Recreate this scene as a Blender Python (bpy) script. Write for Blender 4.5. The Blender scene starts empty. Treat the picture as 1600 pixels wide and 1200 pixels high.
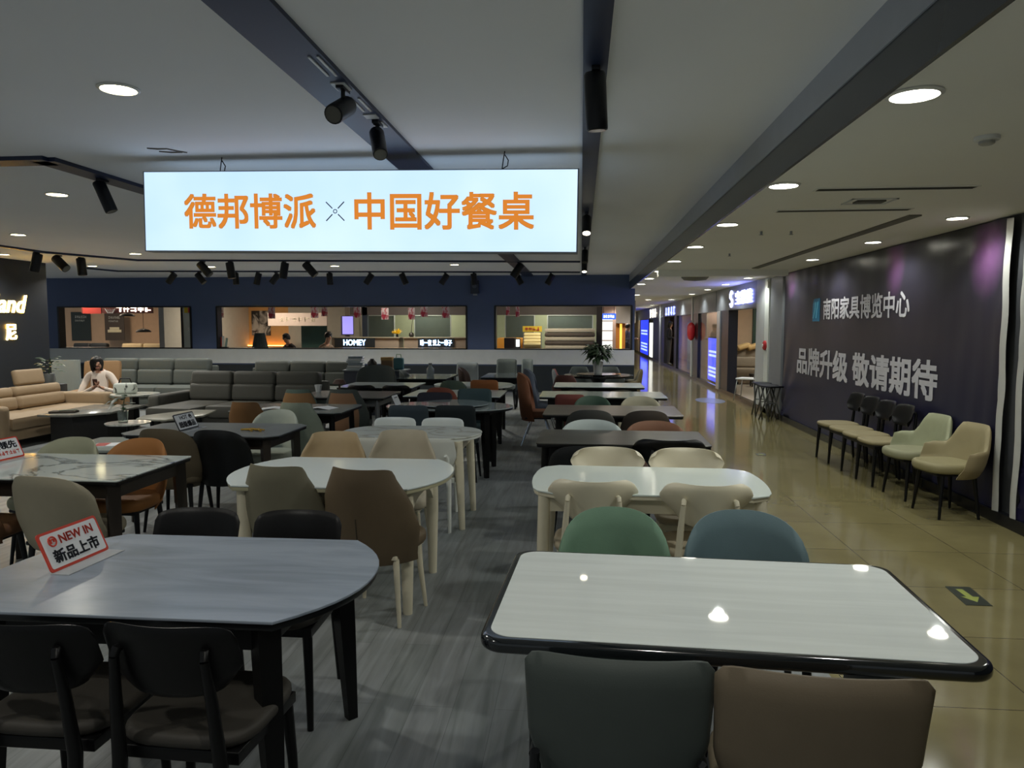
import bpy, bmesh, math, random
from mathutils import Vector, Matrix, noise
random.seed(7)
S = bpy.context.scene
COL = S.collection
PI = math.pi
R = math.radians

# ------------------------------------------------------------ camera, world, exposure
cam = bpy.data.cameras.new('camera')
cam.sensor_width = 36.0
cam.lens = 1155 / 1600 * 36
cam.clip_end = 200
camo = bpy.data.objects.new('camera', cam)
COL.objects.link(camo)
camo.location = (0, 0, 1.65)
camo.rotation_euler = (PI / 2 - 0.078625, 0, 0.092949)
S.camera = camo

W = bpy.data.worlds.new('world')
S.world = W
W.use_nodes = True
W.node_tree.nodes['Background'].inputs[0].default_value = (0.85, 0.95, 1.0, 1)
W.node_tree.nodes['Background'].inputs[1].default_value = 0.075
S.view_settings.view_transform = 'Standard'
S.view_settings.look = 'None'
S.view_settings.gamma = 1.0
S.view_settings.use_curve_mapping = False
S.view_settings.exposure = 1.5
LP_SHOW, LP_CORR, LP_SHOP, SIGN_E = 20.0, 16.0, 24.0, .42   # lamp watts, sign brightness

ZC, ZL, XW, YP = 2.89, 2.554, 3.5, 18.3       # showroom ceiling, corridor ceiling, right wall, rear partition


# ------------------------------------------------------------ materials
def lin(h):
    h = h.lstrip('#')
    o = []
    for i in (0, 2, 4):
        c = int(h[i:i + 2], 16) / 255
        o.append(c / 12.92 if c <= .04045 else ((c + .055) / 1.055) ** 2.4)
    return (o[0], o[1], o[2], 1)


MATS = {}


def M(name, hexc='808080', rough=.5, metal=0, coat=0, bump=None, var=None, emit=0, alpha=1, trans=0, spec=.5):
    if name in MATS:
        return MATS[name]
    m = bpy.data.materials.new(name)
    m.use_nodes = True
    nt = m.node_tree
    b = nt.nodes['Principled BSDF']
    c = lin(hexc)
    b.inputs['Base Color'].default_value = c
    b.inputs['Roughness'].default_value = rough
    b.inputs['Metallic'].default_value = metal
    b.inputs['Coat Weight'].default_value = coat
    b.inputs['Coat Roughness'].default_value = .06
    b.inputs['Specular IOR Level'].default_value = spec
    if trans:
        b.inputs['Transmission Weight'].default_value = trans
        b.inputs['IOR'].default_value = 1.1
    if alpha < 1:
        b.inputs['Alpha'].default_value = alpha
    if emit:
        b.inputs['Emission Color'].default_value = c
        b.inputs['Emission Strength'].default_value = emit
    tc = nt.nodes.new('ShaderNodeTexCoord')
    sc, amt = var if var else (6, .08)
    n = nt.nodes.new('ShaderNodeTexNoise')
    n.inputs['Scale'].default_value = sc
    n.inputs['Detail'].default_value = 3
    nt.links.new(tc.outputs['Object'], n.inputs['Vector'])
    if not emit:
        mx = nt.nodes.new('ShaderNodeMix')
        mx.data_type = 'RGBA'
        mx.inputs[6].default_value = tuple(v * (1 - amt) for v in c[:3]) + (1,)
        mx.inputs[7].default_value = tuple(min(1, v * (1 + amt)) for v in c[:3]) + (1,)
        nt.links.new(n.outputs['Fac'], mx.inputs[0])
        nt.links.new(mx.outputs[2], b.inputs['Base Color'])
    if bump:
        n2 = nt.nodes.new('ShaderNodeTexNoise')
        n2.inputs['Scale'].default_value = bump[0]
        n2.inputs['Detail'].default_value = 2
        nt.links.new(tc.outputs['Object'], n2.inputs['Vector'])
        bp = nt.nodes.new('ShaderNodeBump')
        bp.inputs['Strength'].default_value = bump[1]
        bp.inputs['Distance'].default_value = .004
        nt.links.new(n2.outputs['Fac'], bp.inputs['Height'])
        nt.links.new(bp.outputs['Normal'], b.inputs['Normal'])
    MATS[name] = m
    return m


def nodes_of(m):
    return m.node_tree, m.node_tree.nodes['Principled BSDF']


def ramp(nt, stops):
    r = nt.nodes.new('ShaderNodeValToRGB')
    e = r.color_ramp.elements
    while len(e) < len(stops):
        e.new(.5)
    for k, (p, c) in enumerate(stops):
        e[k].position = p
        e[k].color = c if len(c) == 4 else tuple(c) + (1,)
    return r


def mapped(nt, scale=(1, 1, 1), rot=(0, 0, 0), loc=(0, 0, 0)):
    tc = nt.nodes.new('ShaderNodeTexCoord')
    mp = nt.nodes.new('ShaderNodeMapping')
    mp.inputs['Scale'].default_value = scale
    mp.inputs['Rotation'].default_value = rot
    mp.inputs['Location'].default_value = loc
    nt.links.new(tc.outputs['Object'], mp.inputs['Vector'])
    return mp.outputs['Vector']


def mat_wood_floor():
    m = M('grey_wood_floor', '7a7d7a', .42)
    nt, b = nodes_of(m)
    v = mapped(nt, (1, 1, 1), (0, 0, PI / 2))
    br = nt.nodes.new('ShaderNodeTexBrick')
    br.inputs['Color1'].default_value = lin('94979a')
    br.inputs['Color2'].default_value = lin('888d8e')
    br.inputs['Mortar'].default_value = lin('707475')
    br.inputs['Scale'].default_value = 1
    br.inputs['Mortar Size'].default_value = .0015
    br.inputs['Brick Width'].default_value = 1.22
    br.inputs['Row Height'].default_value = .18
    nt.links.new(v, br.inputs['Vector'])
    v2 = mapped(nt, (14, 1.1, 1))
    n = nt.nodes.new('ShaderNodeTexNoise')
    n.inputs['Scale'].default_value = 1.0
    n.inputs['Detail'].default_value = 6
    n.inputs['Distortion'].default_value = 1.4
    nt.links.new(v2, n.inputs['Vector'])
    rp = ramp(nt, [(.3, lin('c4c6c2')), (.5, lin('e4e5e2')), (.72, lin('ffffff'))])
    nt.links.new(n.outputs['Fac'], rp.inputs['Fac'])
    mx = nt.nodes.new('ShaderNodeMix')
    mx.data_type = 'RGBA'
    mx.blend_type = 'MULTIPLY'
    mx.inputs[0].default_value = 1
    nt.links.new(br.outputs['Color'], mx.inputs[6])
    nt.links.new(rp.outputs['Color'], mx.inputs[7])
    nt.links.new(mx.outputs[2], b.inputs['Base Color'])
    return m


def mat_tile():
    m = M('beige_polished_tile', '8f8663', .10)
    nt, b = nodes_of(m)
    v = mapped(nt, (1, 1, 1), (0, 0, 0), (-2.0 + .77 * 4, -4.02 + .77 * 8, 0))
    br = nt.nodes.new('ShaderNodeTexBrick')
    br.offset = 0
    br.inputs['Color1'].default_value = lin('877e58')
    br.inputs['Color2'].default_value = lin('827954')
    br.inputs['Mortar'].default_value = lin('4c4534')
    br.inputs['Scale'].default_value = 1
    br.inputs['Mortar Size'].default_value = .003
    br.inputs['Brick Width'].default_value = .77
    br.inputs['Row Height'].default_value = .77
    nt.links.new(v, br.inputs['Vector'])
    n = nt.nodes.new('ShaderNodeTexNoise')
    n.inputs['Scale'].default_value = 3
    n.inputs['Detail'].default_value = 5
    tc = nt.nodes.new('ShaderNodeTexCoord')
    nt.links.new(tc.outputs['Object'], n.inputs['Vector'])
    rp = ramp(nt, [(.3, (.82, .82, .8)), (.7, (1, 1, 1))])
    nt.links.new(n.outputs['Fac'], rp.inputs['Fac'])
    mx = nt.nodes.new('ShaderNodeMix')
    mx.data_type = 'RGBA'
    mx.blend_type = 'MULTIPLY'
    mx.inputs[0].default_value = 1
    nt.links.new(br.outputs['Color'], mx.inputs[6])
    nt.links.new(rp.outputs['Color'], mx.inputs[7])
    nt.links.new(mx.outputs[2], b.inputs['Base Color'])
    b.inputs['Specular IOR Level'].default_value = .6
    return m


def mat_streak(name, c1, c2, rough, scale, rotz=0, dist=1.0, lo=.35, hi=.65):
    m = M(name, c1, rough)
    nt, b = nodes_of(m)
    v = mapped(nt, scale, (0, 0, rotz))
    n = nt.nodes.new('ShaderNodeTexNoise')
    n.inputs['Scale'].default_value = 1
    n.inputs['Detail'].default_value = 6
    n.inputs['Distortion'].default_value = dist
    nt.links.new(v, n.inputs['Vector'])
    rp = ramp(nt, [(lo, lin(c1)), (hi, lin(c2))])
    nt.links.new(n.outputs['Fac'], rp.inputs['Fac'])
    nt.links.new(rp.outputs['Color'], b.inputs['Base Color'])
    return m


def mat_marble(name, base, vein, rough, scale=2.2, width=.03):
    m = M(name, base, rough)
    nt, b = nodes_of(m)
    v = mapped(nt, (1, 1.6, 1), (0, 0, .5))
    n = nt.nodes.new('ShaderNodeTexNoise')
    n.inputs['Scale'].default_value = scale
    n.inputs['Detail'].default_value = 7
    n.inputs['Distortion'].default_value = .9
    nt.links.new(v, n.inputs['Vector'])
    w = width
    rp = ramp(nt, [(.5 - w * 2.2, lin(base)), (.5, lin(vein)), (.5 + w, lin(base))])
    nt.links.new(n.outputs['Fac'], rp.inputs['Fac'])
    nt.links.new(rp.outputs['Color'], b.inputs['Base Color'])
    return m


# ------------------------------------------------------------ mesh helpers
class MB:
    def __init__(s):
        s.bm = bmesh.new()

    def box(s, cx, cy, cz, sx, sy, sz, bev=0, rot=None, mi=0, seg=2):
        mat = Matrix.Translation((cx, cy, cz))
        if rot is not None:
            mat = mat @ (rot if isinstance(rot, Matrix) else Matrix.Rotation(rot, 4, 'Z'))
        mat = mat @ Matrix.Diagonal((sx, sy, sz, 1))
        r = bmesh.ops.create_cube(s.bm, size=1, matrix=mat)
        fs = set(f for v in r['verts'] for f in v.link_faces)
        for f in fs:
            f.material_index = mi
        if bev:
            es = set(e for v in r['verts'] for e in v.link_edges)
            o = bmesh.ops.bevel(s.bm, geom=list(es), offset=bev, segments=seg, profile=.6, affect='EDGES', material=-1)
            for f in o['faces']:
                f.material_index = mi
        return s

    def span(s, x0, x1, y0, y1, z0, z1, bev=0, mi=0):
        return s.box((x0 + x1) / 2, (y0 + y1) / 2, (z0 + z1) / 2, abs(x1 - x0), abs(y1 - y0), abs(z1 - z0), bev, None, mi)

    def tube(s, pts, rad, n=10, mi=0, flat=1.0):
        pts = [Vector(p) for p in pts]
        if not isinstance(rad, (list, tuple)):
            rad = [rad] * len(pts)
        rings = []
        up = Vector((0, 0, 1))
        d0 = (pts[1] - pts[0]).normalized()
        if abs(d0.dot(up)) > .9:
            up = Vector((0, 1, 0))
        a = d0.cross(up).normalized()
        for i, p in enumerate(pts):
            d = (pts[min(i + 1, len(pts) - 1)] - pts[max(i - 1, 0)]).normalized()
            a = (a - d * a.dot(d)).normalized()
            b = d.cross(a)
            rings.append([s.bm.verts.new(p + (a * math.cos(t) + b * math.sin(t) * flat) * rad[i])
                          for t in [2 * PI * k / n for k in range(n)]])
        for q in range(len(rings) - 1):
            for k in range(n):
                s.f([rings[q][k], rings[q][(k + 1) % n], rings[q + 1][(k + 1) % n], rings[q + 1][k]], mi)
        s.f(rings[0][::-1], mi)
        s.f(rings[-1], mi)
        return s

    def f(s, vs, mi=0):
        try:
            x = s.bm.faces.new(vs)
            x.material_index = mi
            return x
        except ValueError:
            return None

    def cyl(s, p0, p1, r0, r1=None, n=16, mi=0):
        return s.tube([p0, p1], [r0, r0 if r1 is None else r1], n, mi)

    def prism(s, out, z0, z1, bev=0, mi=0, steps=3, mi_side=None):
        """closed convex outline (ccw) swept z0..z1 with rounded rims"""
        n = len(out)
        nor = []
        for k in range(n):
            a, b, c = Vector(out[k - 1]), Vector(out[k]), Vector(out[(k + 1) % n])
            e1, e2 = (b - a), (c - b)
            n1 = Vector((e1.y, -e1.x)).normalized() if e1.length > 1e-9 else Vector((0, 0))
            n2 = Vector((e2.y, -e2.x)).normalized() if e2.length > 1e-9 else Vector((0, 0))
            q = (n1 + n2)
            nor.append(q.normalized() if q.length > 1e-6 else n1)
        prof = []
        if bev:
            for k in range(steps + 1):
                t = PI / 2 * k / steps
                prof.append((bev * (1 - math.sin(t)), z0 + bev * (1 - math.cos(t))))
            for k in range(steps + 1):
                t = PI / 2 * (1 - k / steps)
                prof.append((bev * (1 - math.sin(t)), z1 - bev * (1 - math.cos(t))))
        else:
            prof = [(0, z0), (0, z1)]
        rings = [[s.bm.verts.new((out[k][0] - nor[k].x * i, out[k][1] - nor[k].y * i, z)) for k in range(n)] for i, z in prof]
        ms = mi if mi_side is None else mi_side
        for q in range(len(rings) - 1):
            for k in range(n):
                s.f([rings[q][k], rings[q][(k + 1) % n], rings[q + 1][(k + 1) % n], rings[q + 1][k]], ms)
        s.f(rings[0][::-1], ms)
        s.f(rings[-1], mi)
        return s

    def lathe(s, prof, c=(0, 0, 0), n=24, mi=0):
        rings = []
        for r, z in prof:
            rings.append([s.bm.verts.new((c[0] + max(r, 1e-4) * math.cos(2 * PI * k / n), c[1] + max(r, 1e-4) * math.sin(2 * PI * k / n), c[2] + z)) for k in range(n)])
        for q in range(len(rings) - 1):
            for k in range(n):
                s.f([rings[q][k], rings[q][(k + 1) % n], rings[q + 1][(k + 1) % n], rings[q + 1][k]], mi)
        s.f(rings[0][::-1], mi)
        s.f(rings[-1], mi)
        return s

    def ball(s, c, r, n=14, mi=0):
        rr = r if isinstance(r, (tuple, list)) else (r, r, r)
        o = bmesh.ops.create_uvsphere(s.bm, u_segments=n, v_segments=max(6, n * 2 // 3), radius=1,
                                      matrix=Matrix.Translation(c) @ Matrix.Diagonal((rr[0], rr[1], rr[2], 1)))
        for f in set(f for v in o['verts'] for f in v.link_faces):
            f.material_index = mi
        return s

    def shell(s, fn, nu=20, nv=10, t=.035, mi=0, mi2=None, panel=None):
        """padded sheet: fn(u,v)->point, u -1..1, v 0..1; inner side (+normal) mi, outer side mi2"""
        P = [[Vector(fn(-1 + 2 * i / nu, j / nv)) for i in range(nu + 1)] for j in range(nv + 1)]
        fr, bk = [], []
        for j in range(nv + 1):
            a, b = [], []
            for i in range(nu + 1):
                du = P[j][min(i + 1, nu)] - P[j][max(i - 1, 0)]
                dv = P[min(j + 1, nv)][i] - P[max(j - 1, 0)][i]
                nn = dv.cross(du)
                nn = nn.normalized() if nn.length > 1e-9 else Vector((0, 1, 0))
                u, v = abs(-1 + 2 * i / nu), j / nv
                e = math.sqrt(max(0.0, 1 - u ** 9)) * math.sqrt(max(0.0, 1 - v ** 12)) * math.sqrt(max(0.0, 1 - (1 - v) ** 12))
                e = max(e, .12)
                a.append(s.bm.verts.new(P[j][i] + nn * t * .5 * e))
                b.append(s.bm.verts.new(P[j][i] - nn * t * .5 * e))
            fr.append(a)
            bk.append(b)
        m2 = mi if mi2 is None else mi2
        for j in range(nv):
            for i in range(nu):
                s.f([fr[j][i], fr[j + 1][i], fr[j + 1][i + 1], fr[j][i + 1]], mi)
                mm = m2
                if panel is not None:
                    u, v = abs(-1 + 2 * (i + .5) / nu), (j + .5) / nv
                    mm = m2 if (u < panel[0] and v < panel[1]) else mi
                s.f([bk[j][i + 1], bk[j + 1][i + 1], bk[j + 1][i], bk[j][i]], mm)
        for i in range(nu):
            s.f([fr[0][i + 1], bk[0][i + 1], bk[0][i], fr[0][i]], mi)
            s.f([fr[nv][i], bk[nv][i], bk[nv][i + 1], fr[nv][i + 1]], mi)
        for j in range(nv):
            s.f([fr[j][0], bk[j][0], bk[j + 1][0], fr[j + 1][0]], mi)
            s.f([fr[j + 1][nu], bk[j + 1][nu], bk[j][nu], fr[j][nu]], mi)
        return s

    def build(s, name, mats, parent=None, loc=None, rz=0, angle=40):
        bmesh.ops.recalc_face_normals(s.bm, faces=s.bm.faces[:])
        me = bpy.data.meshes.new(name)
        s.bm.to_mesh(me)
        s.bm.free()
        return link(name, me, mats, parent, loc, rz, angle)


def link(name, me, mats, parent=None, loc=None, rz=0, angle=40):
    for m in (mats if isinstance(mats, (list, tuple)) else [mats]):
        me.materials.append(m)
    if angle:
        me.polygons.foreach_set('use_smooth', [True] * len(me.polygons))
        me.set_sharp_from_angle(angle=R(angle))
        for p in me.polygons:
            if len(p.vertices) > 6:
                p.use_smooth = False
    o = bpy.data.objects.new(name, me)
    COL.objects.link(o)
    if parent is not None:
        o.parent = parent
    if loc is not None:
        o.location = loc
    if rz:
        o.rotation_euler = (0, 0, rz)
    return o


def tag(o, label=None, cat=None, group=None, kind=None):
    if label:
        o['label'] = label
    if cat:
        o['category'] = cat
    if group:
        o['group'] = group
    if kind:
        o['kind'] = kind
    return o


def thing(name, label, cat, loc=(0, 0, 0), rz=0, group=None):
    o = bpy.data.objects.new(name, None)
    o.empty_display_size = .1
    COL.objects.link(o)
    o.location = loc
    o.rotation_euler = (0, 0, rz)
    return tag(o, label, cat, group)


def struct(o, label=None):
    return tag(o, label, None, None, 'structure')


def text_bm(body, w, h, depth=.004, bold=.02, place=None):
    """lettering fitted to w x h, centred, extruded; place maps (x, y, d) to a point"""
    c = bpy.data.curves.new('lettering', 'FONT')
    c.body = body
    c.resolution_u = 3
    o = bpy.data.objects.new('lettering', c)
    COL.objects.link(o)
    dg = bpy.context.evaluated_depsgraph_get()
    me = bpy.data.meshes.new_from_object(o.evaluated_get(dg))
    bpy.data.objects.remove(o)
    bpy.data.curves.remove(c)
    bm = bmesh.new()
    em = max(v.co.y for v in me.vertices) - min(v.co.y for v in me.vertices)
    for ox, oy in ((0, 0), (1, 1), (-1, 1), (1, -1), (-1, -1)) if bold else ((0, 0),):
        n0 = len(bm.verts)
        bm.from_mesh(me)
        bm.verts.ensure_lookup_table()
        for v in bm.verts[n0:]:
            v.co.x += ox * bold * em
            v.co.y += oy * bold * em
    bpy.data.meshes.remove(me)
    xs = [v.co.x for v in bm.verts]
    ys = [v.co.y for v in bm.verts]
    x0, x1, y0, y1 = min(xs), max(xs), min(ys), max(ys)
    r = bmesh.ops.extrude_face_region(bm, geom=bm.faces[:])
    for v in r['geom']:
        if isinstance(v, bmesh.types.BMVert):
            v.co.z = 1
    for v in bm.verts:
        p = ((v.co.x - (x0 + x1) / 2) / (x1 - x0) * w, (v.co.y - (y0 + y1) / 2) / (y1 - y0) * h, depth if v.co.z > .5 else 0)
        v.co = place(*p) if place else p
    return bm


def text(name, mat, parent, body, w, h, place, depth=.004, bold=.02):
    mb = MB()
    mb.bm.free()
    mb.bm = text_bm(body, w, h, depth, bold, place)
    return mb.build(name, mat, parent, angle=0)


def marks(mb, w, h, n, place, depth=.003, seed=1):
    """small unreadable blocky characters"""
    rnd = random.Random(seed)
    cw = w / n
    for k in range(n):
        cx = -w / 2 + cw * (k + .5)
        s = min(cw * .8, h)
        for q in range(4):
            if q % 2:
                bx, by, bw, bh = cx, (rnd.random() - .5) * h * .8, s, h * .14
            else:
                bx, by, bw, bh = cx + (rnd.random() - .5) * s * .8, 0, s * .15, h * .95
            vs = []
            for dz in (0, depth):
                vs.append([mb.bm.verts.new(place(bx + a * bw / 2, by + b * bh / 2, dz)) for a, b in ((-1, -1), (1, -1), (1, 1), (-1, 1))])
            mb.f(vs[0][::-1])
            mb.f(vs[1])
            for i in range(4):
                mb.f([vs[0][i], vs[0][(i + 1) % 4], vs[1][(i + 1) % 4], vs[1][i]])
    return mb


def face_s(cx, y, cz):      # facing the camera side (-Y)
    return lambda a, b, d: (cx + a, y - d, cz + b)


def face_w(x, cy, cz):      # on the right wall, facing -X
    return lambda a, b, d: (x - d, cy - a, cz + b)


def face_e(x, cy, cz):      # facing +X
    return lambda a, b, d: (x + d, cy + a, cz + b)


# ------------------------------------------------------------ material palette
GYP = M('white_gypsum', 'f0f1f3', .8, var=(1.2, .03), spec=.2)
GYPL = M('corridor_gypsum', 'f0efe8', .75, var=(1.2, .03), spec=.2)
NAVY = M('navy_black_paint', '1d2430', .45, var=(2, .1))
NAVYW = M('navy_wall_paint', '4c5c80', .55, var=(1.5, .08))
BLACKM = M('black_metal', '14161a', .4, metal=.3)
BLACKW = M('black_stained_wood', '09090a', .4, bump=(60, .1), var=(20, .2), spec=.3)
CREAMW = M('cream_lacquer', 'd9d1b8', .38, var=(8, .04))
WHITEL = M('white_lacquer', 'e2e5de', .3, var=(8, .03))
CHROME = M('chrome', 'c8ccd0', .15, metal=1)
STEEL = M('brushed_steel', '9a9c9c', .35, metal=.8)
WHITEP = M('white_plastic', 'd8dad8', .45)
PAPER = M('white_paper', 'e6e8ea', .7)
FAB = {}


def fab(h, rough=.62):
    k = 'upholstery_' + h
    return M(k, h, rough, bump=(220, .12), var=(14, .07), spec=.35)


# ------------------------------------------------------------ room shell
def plane(name, x0, x1, y0, y1, z, mat, up=True, t=.05):
    mb = MB()
    if up:
        mb.span(x0, x1, y0, y1, z - t, z)
    else:
        mb.span(x0, x1, y0, y1, z, z + t)
    return mb.build(name, mat, angle=0)


XB = 1.185  # most positions below come from image pixels, back-projected beforehand to world coordinates
struct(plane('floor', -15, XB, -3, 48, 0, mat_wood_floor()))
struct(plane('floor_tiles', XB, 14, -3, 62, 0, mat_tile()))
struct(plane('ceiling', -19, XB, -3, 30, ZC, GYP, False))
struct(plane('ceiling_corridor', XB, 12, -3, 62, ZL, GYPL, False))
struct(plane('ceiling_arcade', -19, XB, 30, 62, ZL, GYPL, False))
# the beam where the two ceilings meet: upper grey face and dark glass face
struct(MB().span(XB - .02, XB, -3, 30, ZL - .01, ZC).build('trim_1', M('beam_face', '3c4047', .22, var=(1, .1)), angle=0))
struct(MB().span(XB - .028, XB - .02, -3, 30, ZL + .17, ZC).build('trim_2', M('beam_upper_face', 'a3a7ae', .35), angle=0))
# left wall with glowing letters
PIL = M('charcoal_panel', '26282c', .42, var=(1, .08))
struct(MB().span(-15, -10.6, 8.0, 13.9, 0, ZC).build('wall_left', PIL, angle=0))
GLOWY = M('warm_letter_light', 'ffe9a0', emit=1.5)
wl = thing('wall_lettering', 'glowing warm white lettering on the charcoal wall at far left', 'sign', (-10.6, 12.9, 1.95))
fe = face_e(0, 0, 0)
text('script_lettering', GLOWY, wl, 'land', .72, .34, lambda a, b, d: (d + .005, .02 + a + b * .3, .11 + b), .02, .02)
text('character', GLOWY, wl, '尼', .26, .30, lambda a, b, d: (d + .005, .02 + a - .02, -.42 + b), .02, .02)

# ------------------------------------------------------------ rear partition with its openings
WIN = [(-13.68, -10.02), (-9.34, -2.83), (-2.14, 1.24)]
ZB, ZT = 1.065, 2.135
mb = MB()
mb.span(-14.2, 1.30, YP, YP + .2, ZT, ZC)
xs = [-14.2] + [v for w in WIN for v in w] + [1.30]
for k in range(0, len(xs), 2):
    if xs[k + 1] - xs[k] > .02:
        mb.span(xs[k], xs[k + 1], YP, YP + .2, ZB, ZT)
mb.span(-14.2, 1.30, YP, YP + .2, 0, ZB)
struct(mb.build('wall_rear', NAVYW, angle=0))
struct(MB().span(-14.2, 1.30, YP - .03, YP, .69, ZB - .01).build('trim_3', M('pale_ledge_board', 'ccd0d0', .6), angle=0))
struct(MB().span(-14.2, 1.30, YP - .02, YP, .0, .66).build('trim_4', M('dark_skirting_board', '1c242a', .5), angle=0))
FRM = M('black_window_frame', '0d1014', .4)
for k, (a, b) in enumerate(WIN):
    mb = MB()
    t = .035
    mb.span(a, b, YP - .02, YP + .22, ZB - .02, ZB + .02)
    mb.span(a, b, YP - .02, YP + .22, ZT - .01, ZT + .02)
    mb.span(a - .01, a + t, YP - .02, YP + .22, ZB, ZT)
    mb.span(b - t, b + .01, YP - .02, YP + .22, ZB, ZT)
    struct(mb.build('window_%d' % (k + 1), FRM, angle=0))

# ------------------------------------------------------------ ceiling strips, tracks
STRIP = M('navy_ceiling_strip', '1a2744', .45)
struct(MB().span(-1.43, -1.175, -3, YP, ZC - .022, ZC).build('trim_5', STRIP, angle=0))
struct(MB().span(0, .115, -3, YP, ZC - .03, ZC).build('trim_6', STRIP, angle=0))


def band(name, pts, w, z0, z1, mat):
    mb = MB()
    for (x0, y0), (x1, y1) in zip(pts[:-1], pts[1:]):
        dx, dy = x1 - x0, y1 - y0
        L = math.hypot(dx, dy)
        mb.box((x0 + x1) / 2, (y0 + y1) / 2, (z0 + z1) / 2, L + w * .4, w, z1 - z0, 0, math.atan2(dy, dx))
    return struct(mb.build(name, mat, angle=0))


band('trim_7', [(-10.3, 5.27), (-3.97, 5.27), (-3.92, 9.0)], .19, ZC - .03, ZC, STRIP)
band('trim_8', [(-8.9, 9.2), (-8.95, 11.7), (-8.3, 13.3), (-.05, 14.4)], .09, ZC - .03, ZC, STRIP)
band('trim_9', [(-10.55, 14.9), (-10.4, 15.9), (-.05, 17.2)], .08, ZC - .03, ZC, STRIP)
# the rail slot with white track pieces in the wide strip
mb = MB()
for a, b in ((3.36, 3.62), (3.98, 4.22), (4.44, 4.56)):
    mb.span(-1.246, -1.234, a, b, ZC - .027, ZC - .022)
    mb.span(-1.204, -1.192, a, b, ZC - .027, ZC - .022)
for a, b in ((3.72, 3.84), (4.28, 4.36), (4.5, 4.56)):
    mb.span(-1.265, -1.19, a, b, ZC - .028, ZC - .022)
tag(mb.build('track_rail', WHITEP, angle=0), 'white rail pieces showing in the wide dark ceiling strip', 'track rail')
# ceiling scrape beside the strip
mb = MB()
for a, b, c, d in ((-3.03, 5.02, -2.9, 5.05), (-3.0, 5.12, -2.85, 5.16), (-2.9, 5.05, -2.82, 5.17)):
    mb.tube([(a, b, ZC - .002), ((a + c) / 2, (b + d) / 2 + .01, ZC - .004), (c, d, ZC - .002)], .006, 6)
tag(mb.build('paint_flake', M('dark_scratch', '6a6660', .7)), 'torn paint flake on the white ceiling above the sign', 'paint flake')

LENS_OFF = M('dim_lens', '6a6860', .2, metal=.4)
LENS_ON = M('lit_spot_lens', 'fff4d8', emit=3)


def spotlight(label, x, y, z, tilt, az, L=.2, r=.045, lens=LENS_OFF, name='track_spotlight'):
    t = thing(name, label, 'spotlight', (x, y, z), 0, 'black track spotlights')
    MB().span(-.02, .02, -.06, .06, -.02, 0, .004).build('adapter', BLACKM, t)
    MB().cyl((0, 0, -.015), (0, 0, -.09), .011).build('stem', BLACKM, t)
    d = Vector((math.sin(tilt) * math.cos(az), math.sin(tilt) * math.sin(az), -math.cos(tilt)))
    c = Vector((0, 0, -.09 - r * .3))
    p0, p1 = c - d * L * .35, c + d * L * .65
    up = max(0, p0.z + .02)
    p0.z -= up
    p1.z -= up
    ba = MB().tube([p0, p0 + d * .012, p1 - d * .01, p1], [r * .9, r, r, r * .97], 20).build('barrel', BLACKM, t)
    MB().cyl(p1 + d * .001, p1 + d * .004, r * .82, None, 20).build('lens', lens, ba)
    return t


G = R
spotlight('nearer black spotlight with round dull lens hanging from the wide dark ceiling strip', -1.225, 3.8, ZC - .022, G(62), G(-97), .20, .05)
spotlight('black spotlight just above the glowing sign, farther one on the wide dark strip', -1.225, 4.45, ZC - .022, G(42), G(-66), .22, .045)
spotlight('large black cylinder spotlight hanging straight down at top centre of the narrow strip', .06, 3.62, ZC - .03, G(6), G(60), .26, .052)
spotlight('black spotlight with pale lens beside the right edge of the sign', .05, 8.1, ZC - .03, G(25), G(-90), .2, .05, LENS_ON)
spotlight('black spotlight on the narrow strip level with the lower edge of the sign', .05, 11.7, ZC - .03, G(20), G(-90), .2, .05)
spotlight('farthest black spotlight on the narrow strip, next to the rear fascia', .05, 13.7, ZC - .03, G(20), G(-90), .2, .05, LENS_ON)
spotlight('black spotlight hanging from the bent strip left of the glowing sign', -3.96, 5.9, ZC - .03, G(22), G(10), .26, .05)
for k, (x, y, tl, az) in enumerate([(-9.0, 11.6, 15, 180), (-8.94, 12.05, 50, -10), (-8.82, 12.45, 5, 0)]):
    spotlight(['leftmost of the three black spotlights on the far left track', 'middle tilted spotlight of the three on the far left track',
               'right upright spotlight of the three on the far left track'][k], x, y, ZC - .03, G(tl), G(az), .3, .075)
for k, (x, tl, az) in enumerate([(-7.1, 42, 0), (-6.6, 8, 0), (-5.6, 10, 180), (-5.15, 42, 0), (-1.2, 35, 180)]):
    y = 13.3 + (x + 8.3) * .133
    lab = ['tilted black spotlight below the left end of the glowing sign', 'upright black spotlight second from the left under the sign',
           'black spotlight leaning left under the middle of the sign', 'black spotlight leaning right under the sign character',
           'black spotlight under the right half of the sign on the nearer rear track'][k]
    spotlight(lab, x, y, ZC - .03, G(tl), G(az), .3, .075)
f3 = [(-9.2, 40, 180, 'leftmost spotlight on the farthest rear track above the dark fascia'),
      (-8.6, 40, 0, 'second spotlight from the left on the farthest rear track'),
      (-7.8, 3, 0, 'short upright third spotlight from the left on the farthest rear track'),
      (-7.3, 15, 180, 'fourth spotlight from the left on the farthest rear track'),
      (-6.9, 40, 180, 'fifth spotlight from the left, tilted, on the farthest rear track'),
      (-5.7, 3, 0, 'upright spotlight above the left end of the counter sign on the rear track'),
      (-4.8, 35, 180, 'spotlight leaning left above the counter with a yellow flower'),
      (-4.05, 25, 0, 'spotlight leaning right near the middle of the farthest rear track'),
      (-3.1, 35, 180, 'spotlight left of the wall speaker on the farthest rear track'),
      (-2.45, 8, 0, 'spotlight straight above the wall speaker on the rear track'),
      (-1.45, 30, 0, 'second spotlight from the right end of the farthest rear track'),
      (-.7, 30, 180, 'rightmost spotlight on the farthest rear track')]
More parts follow.
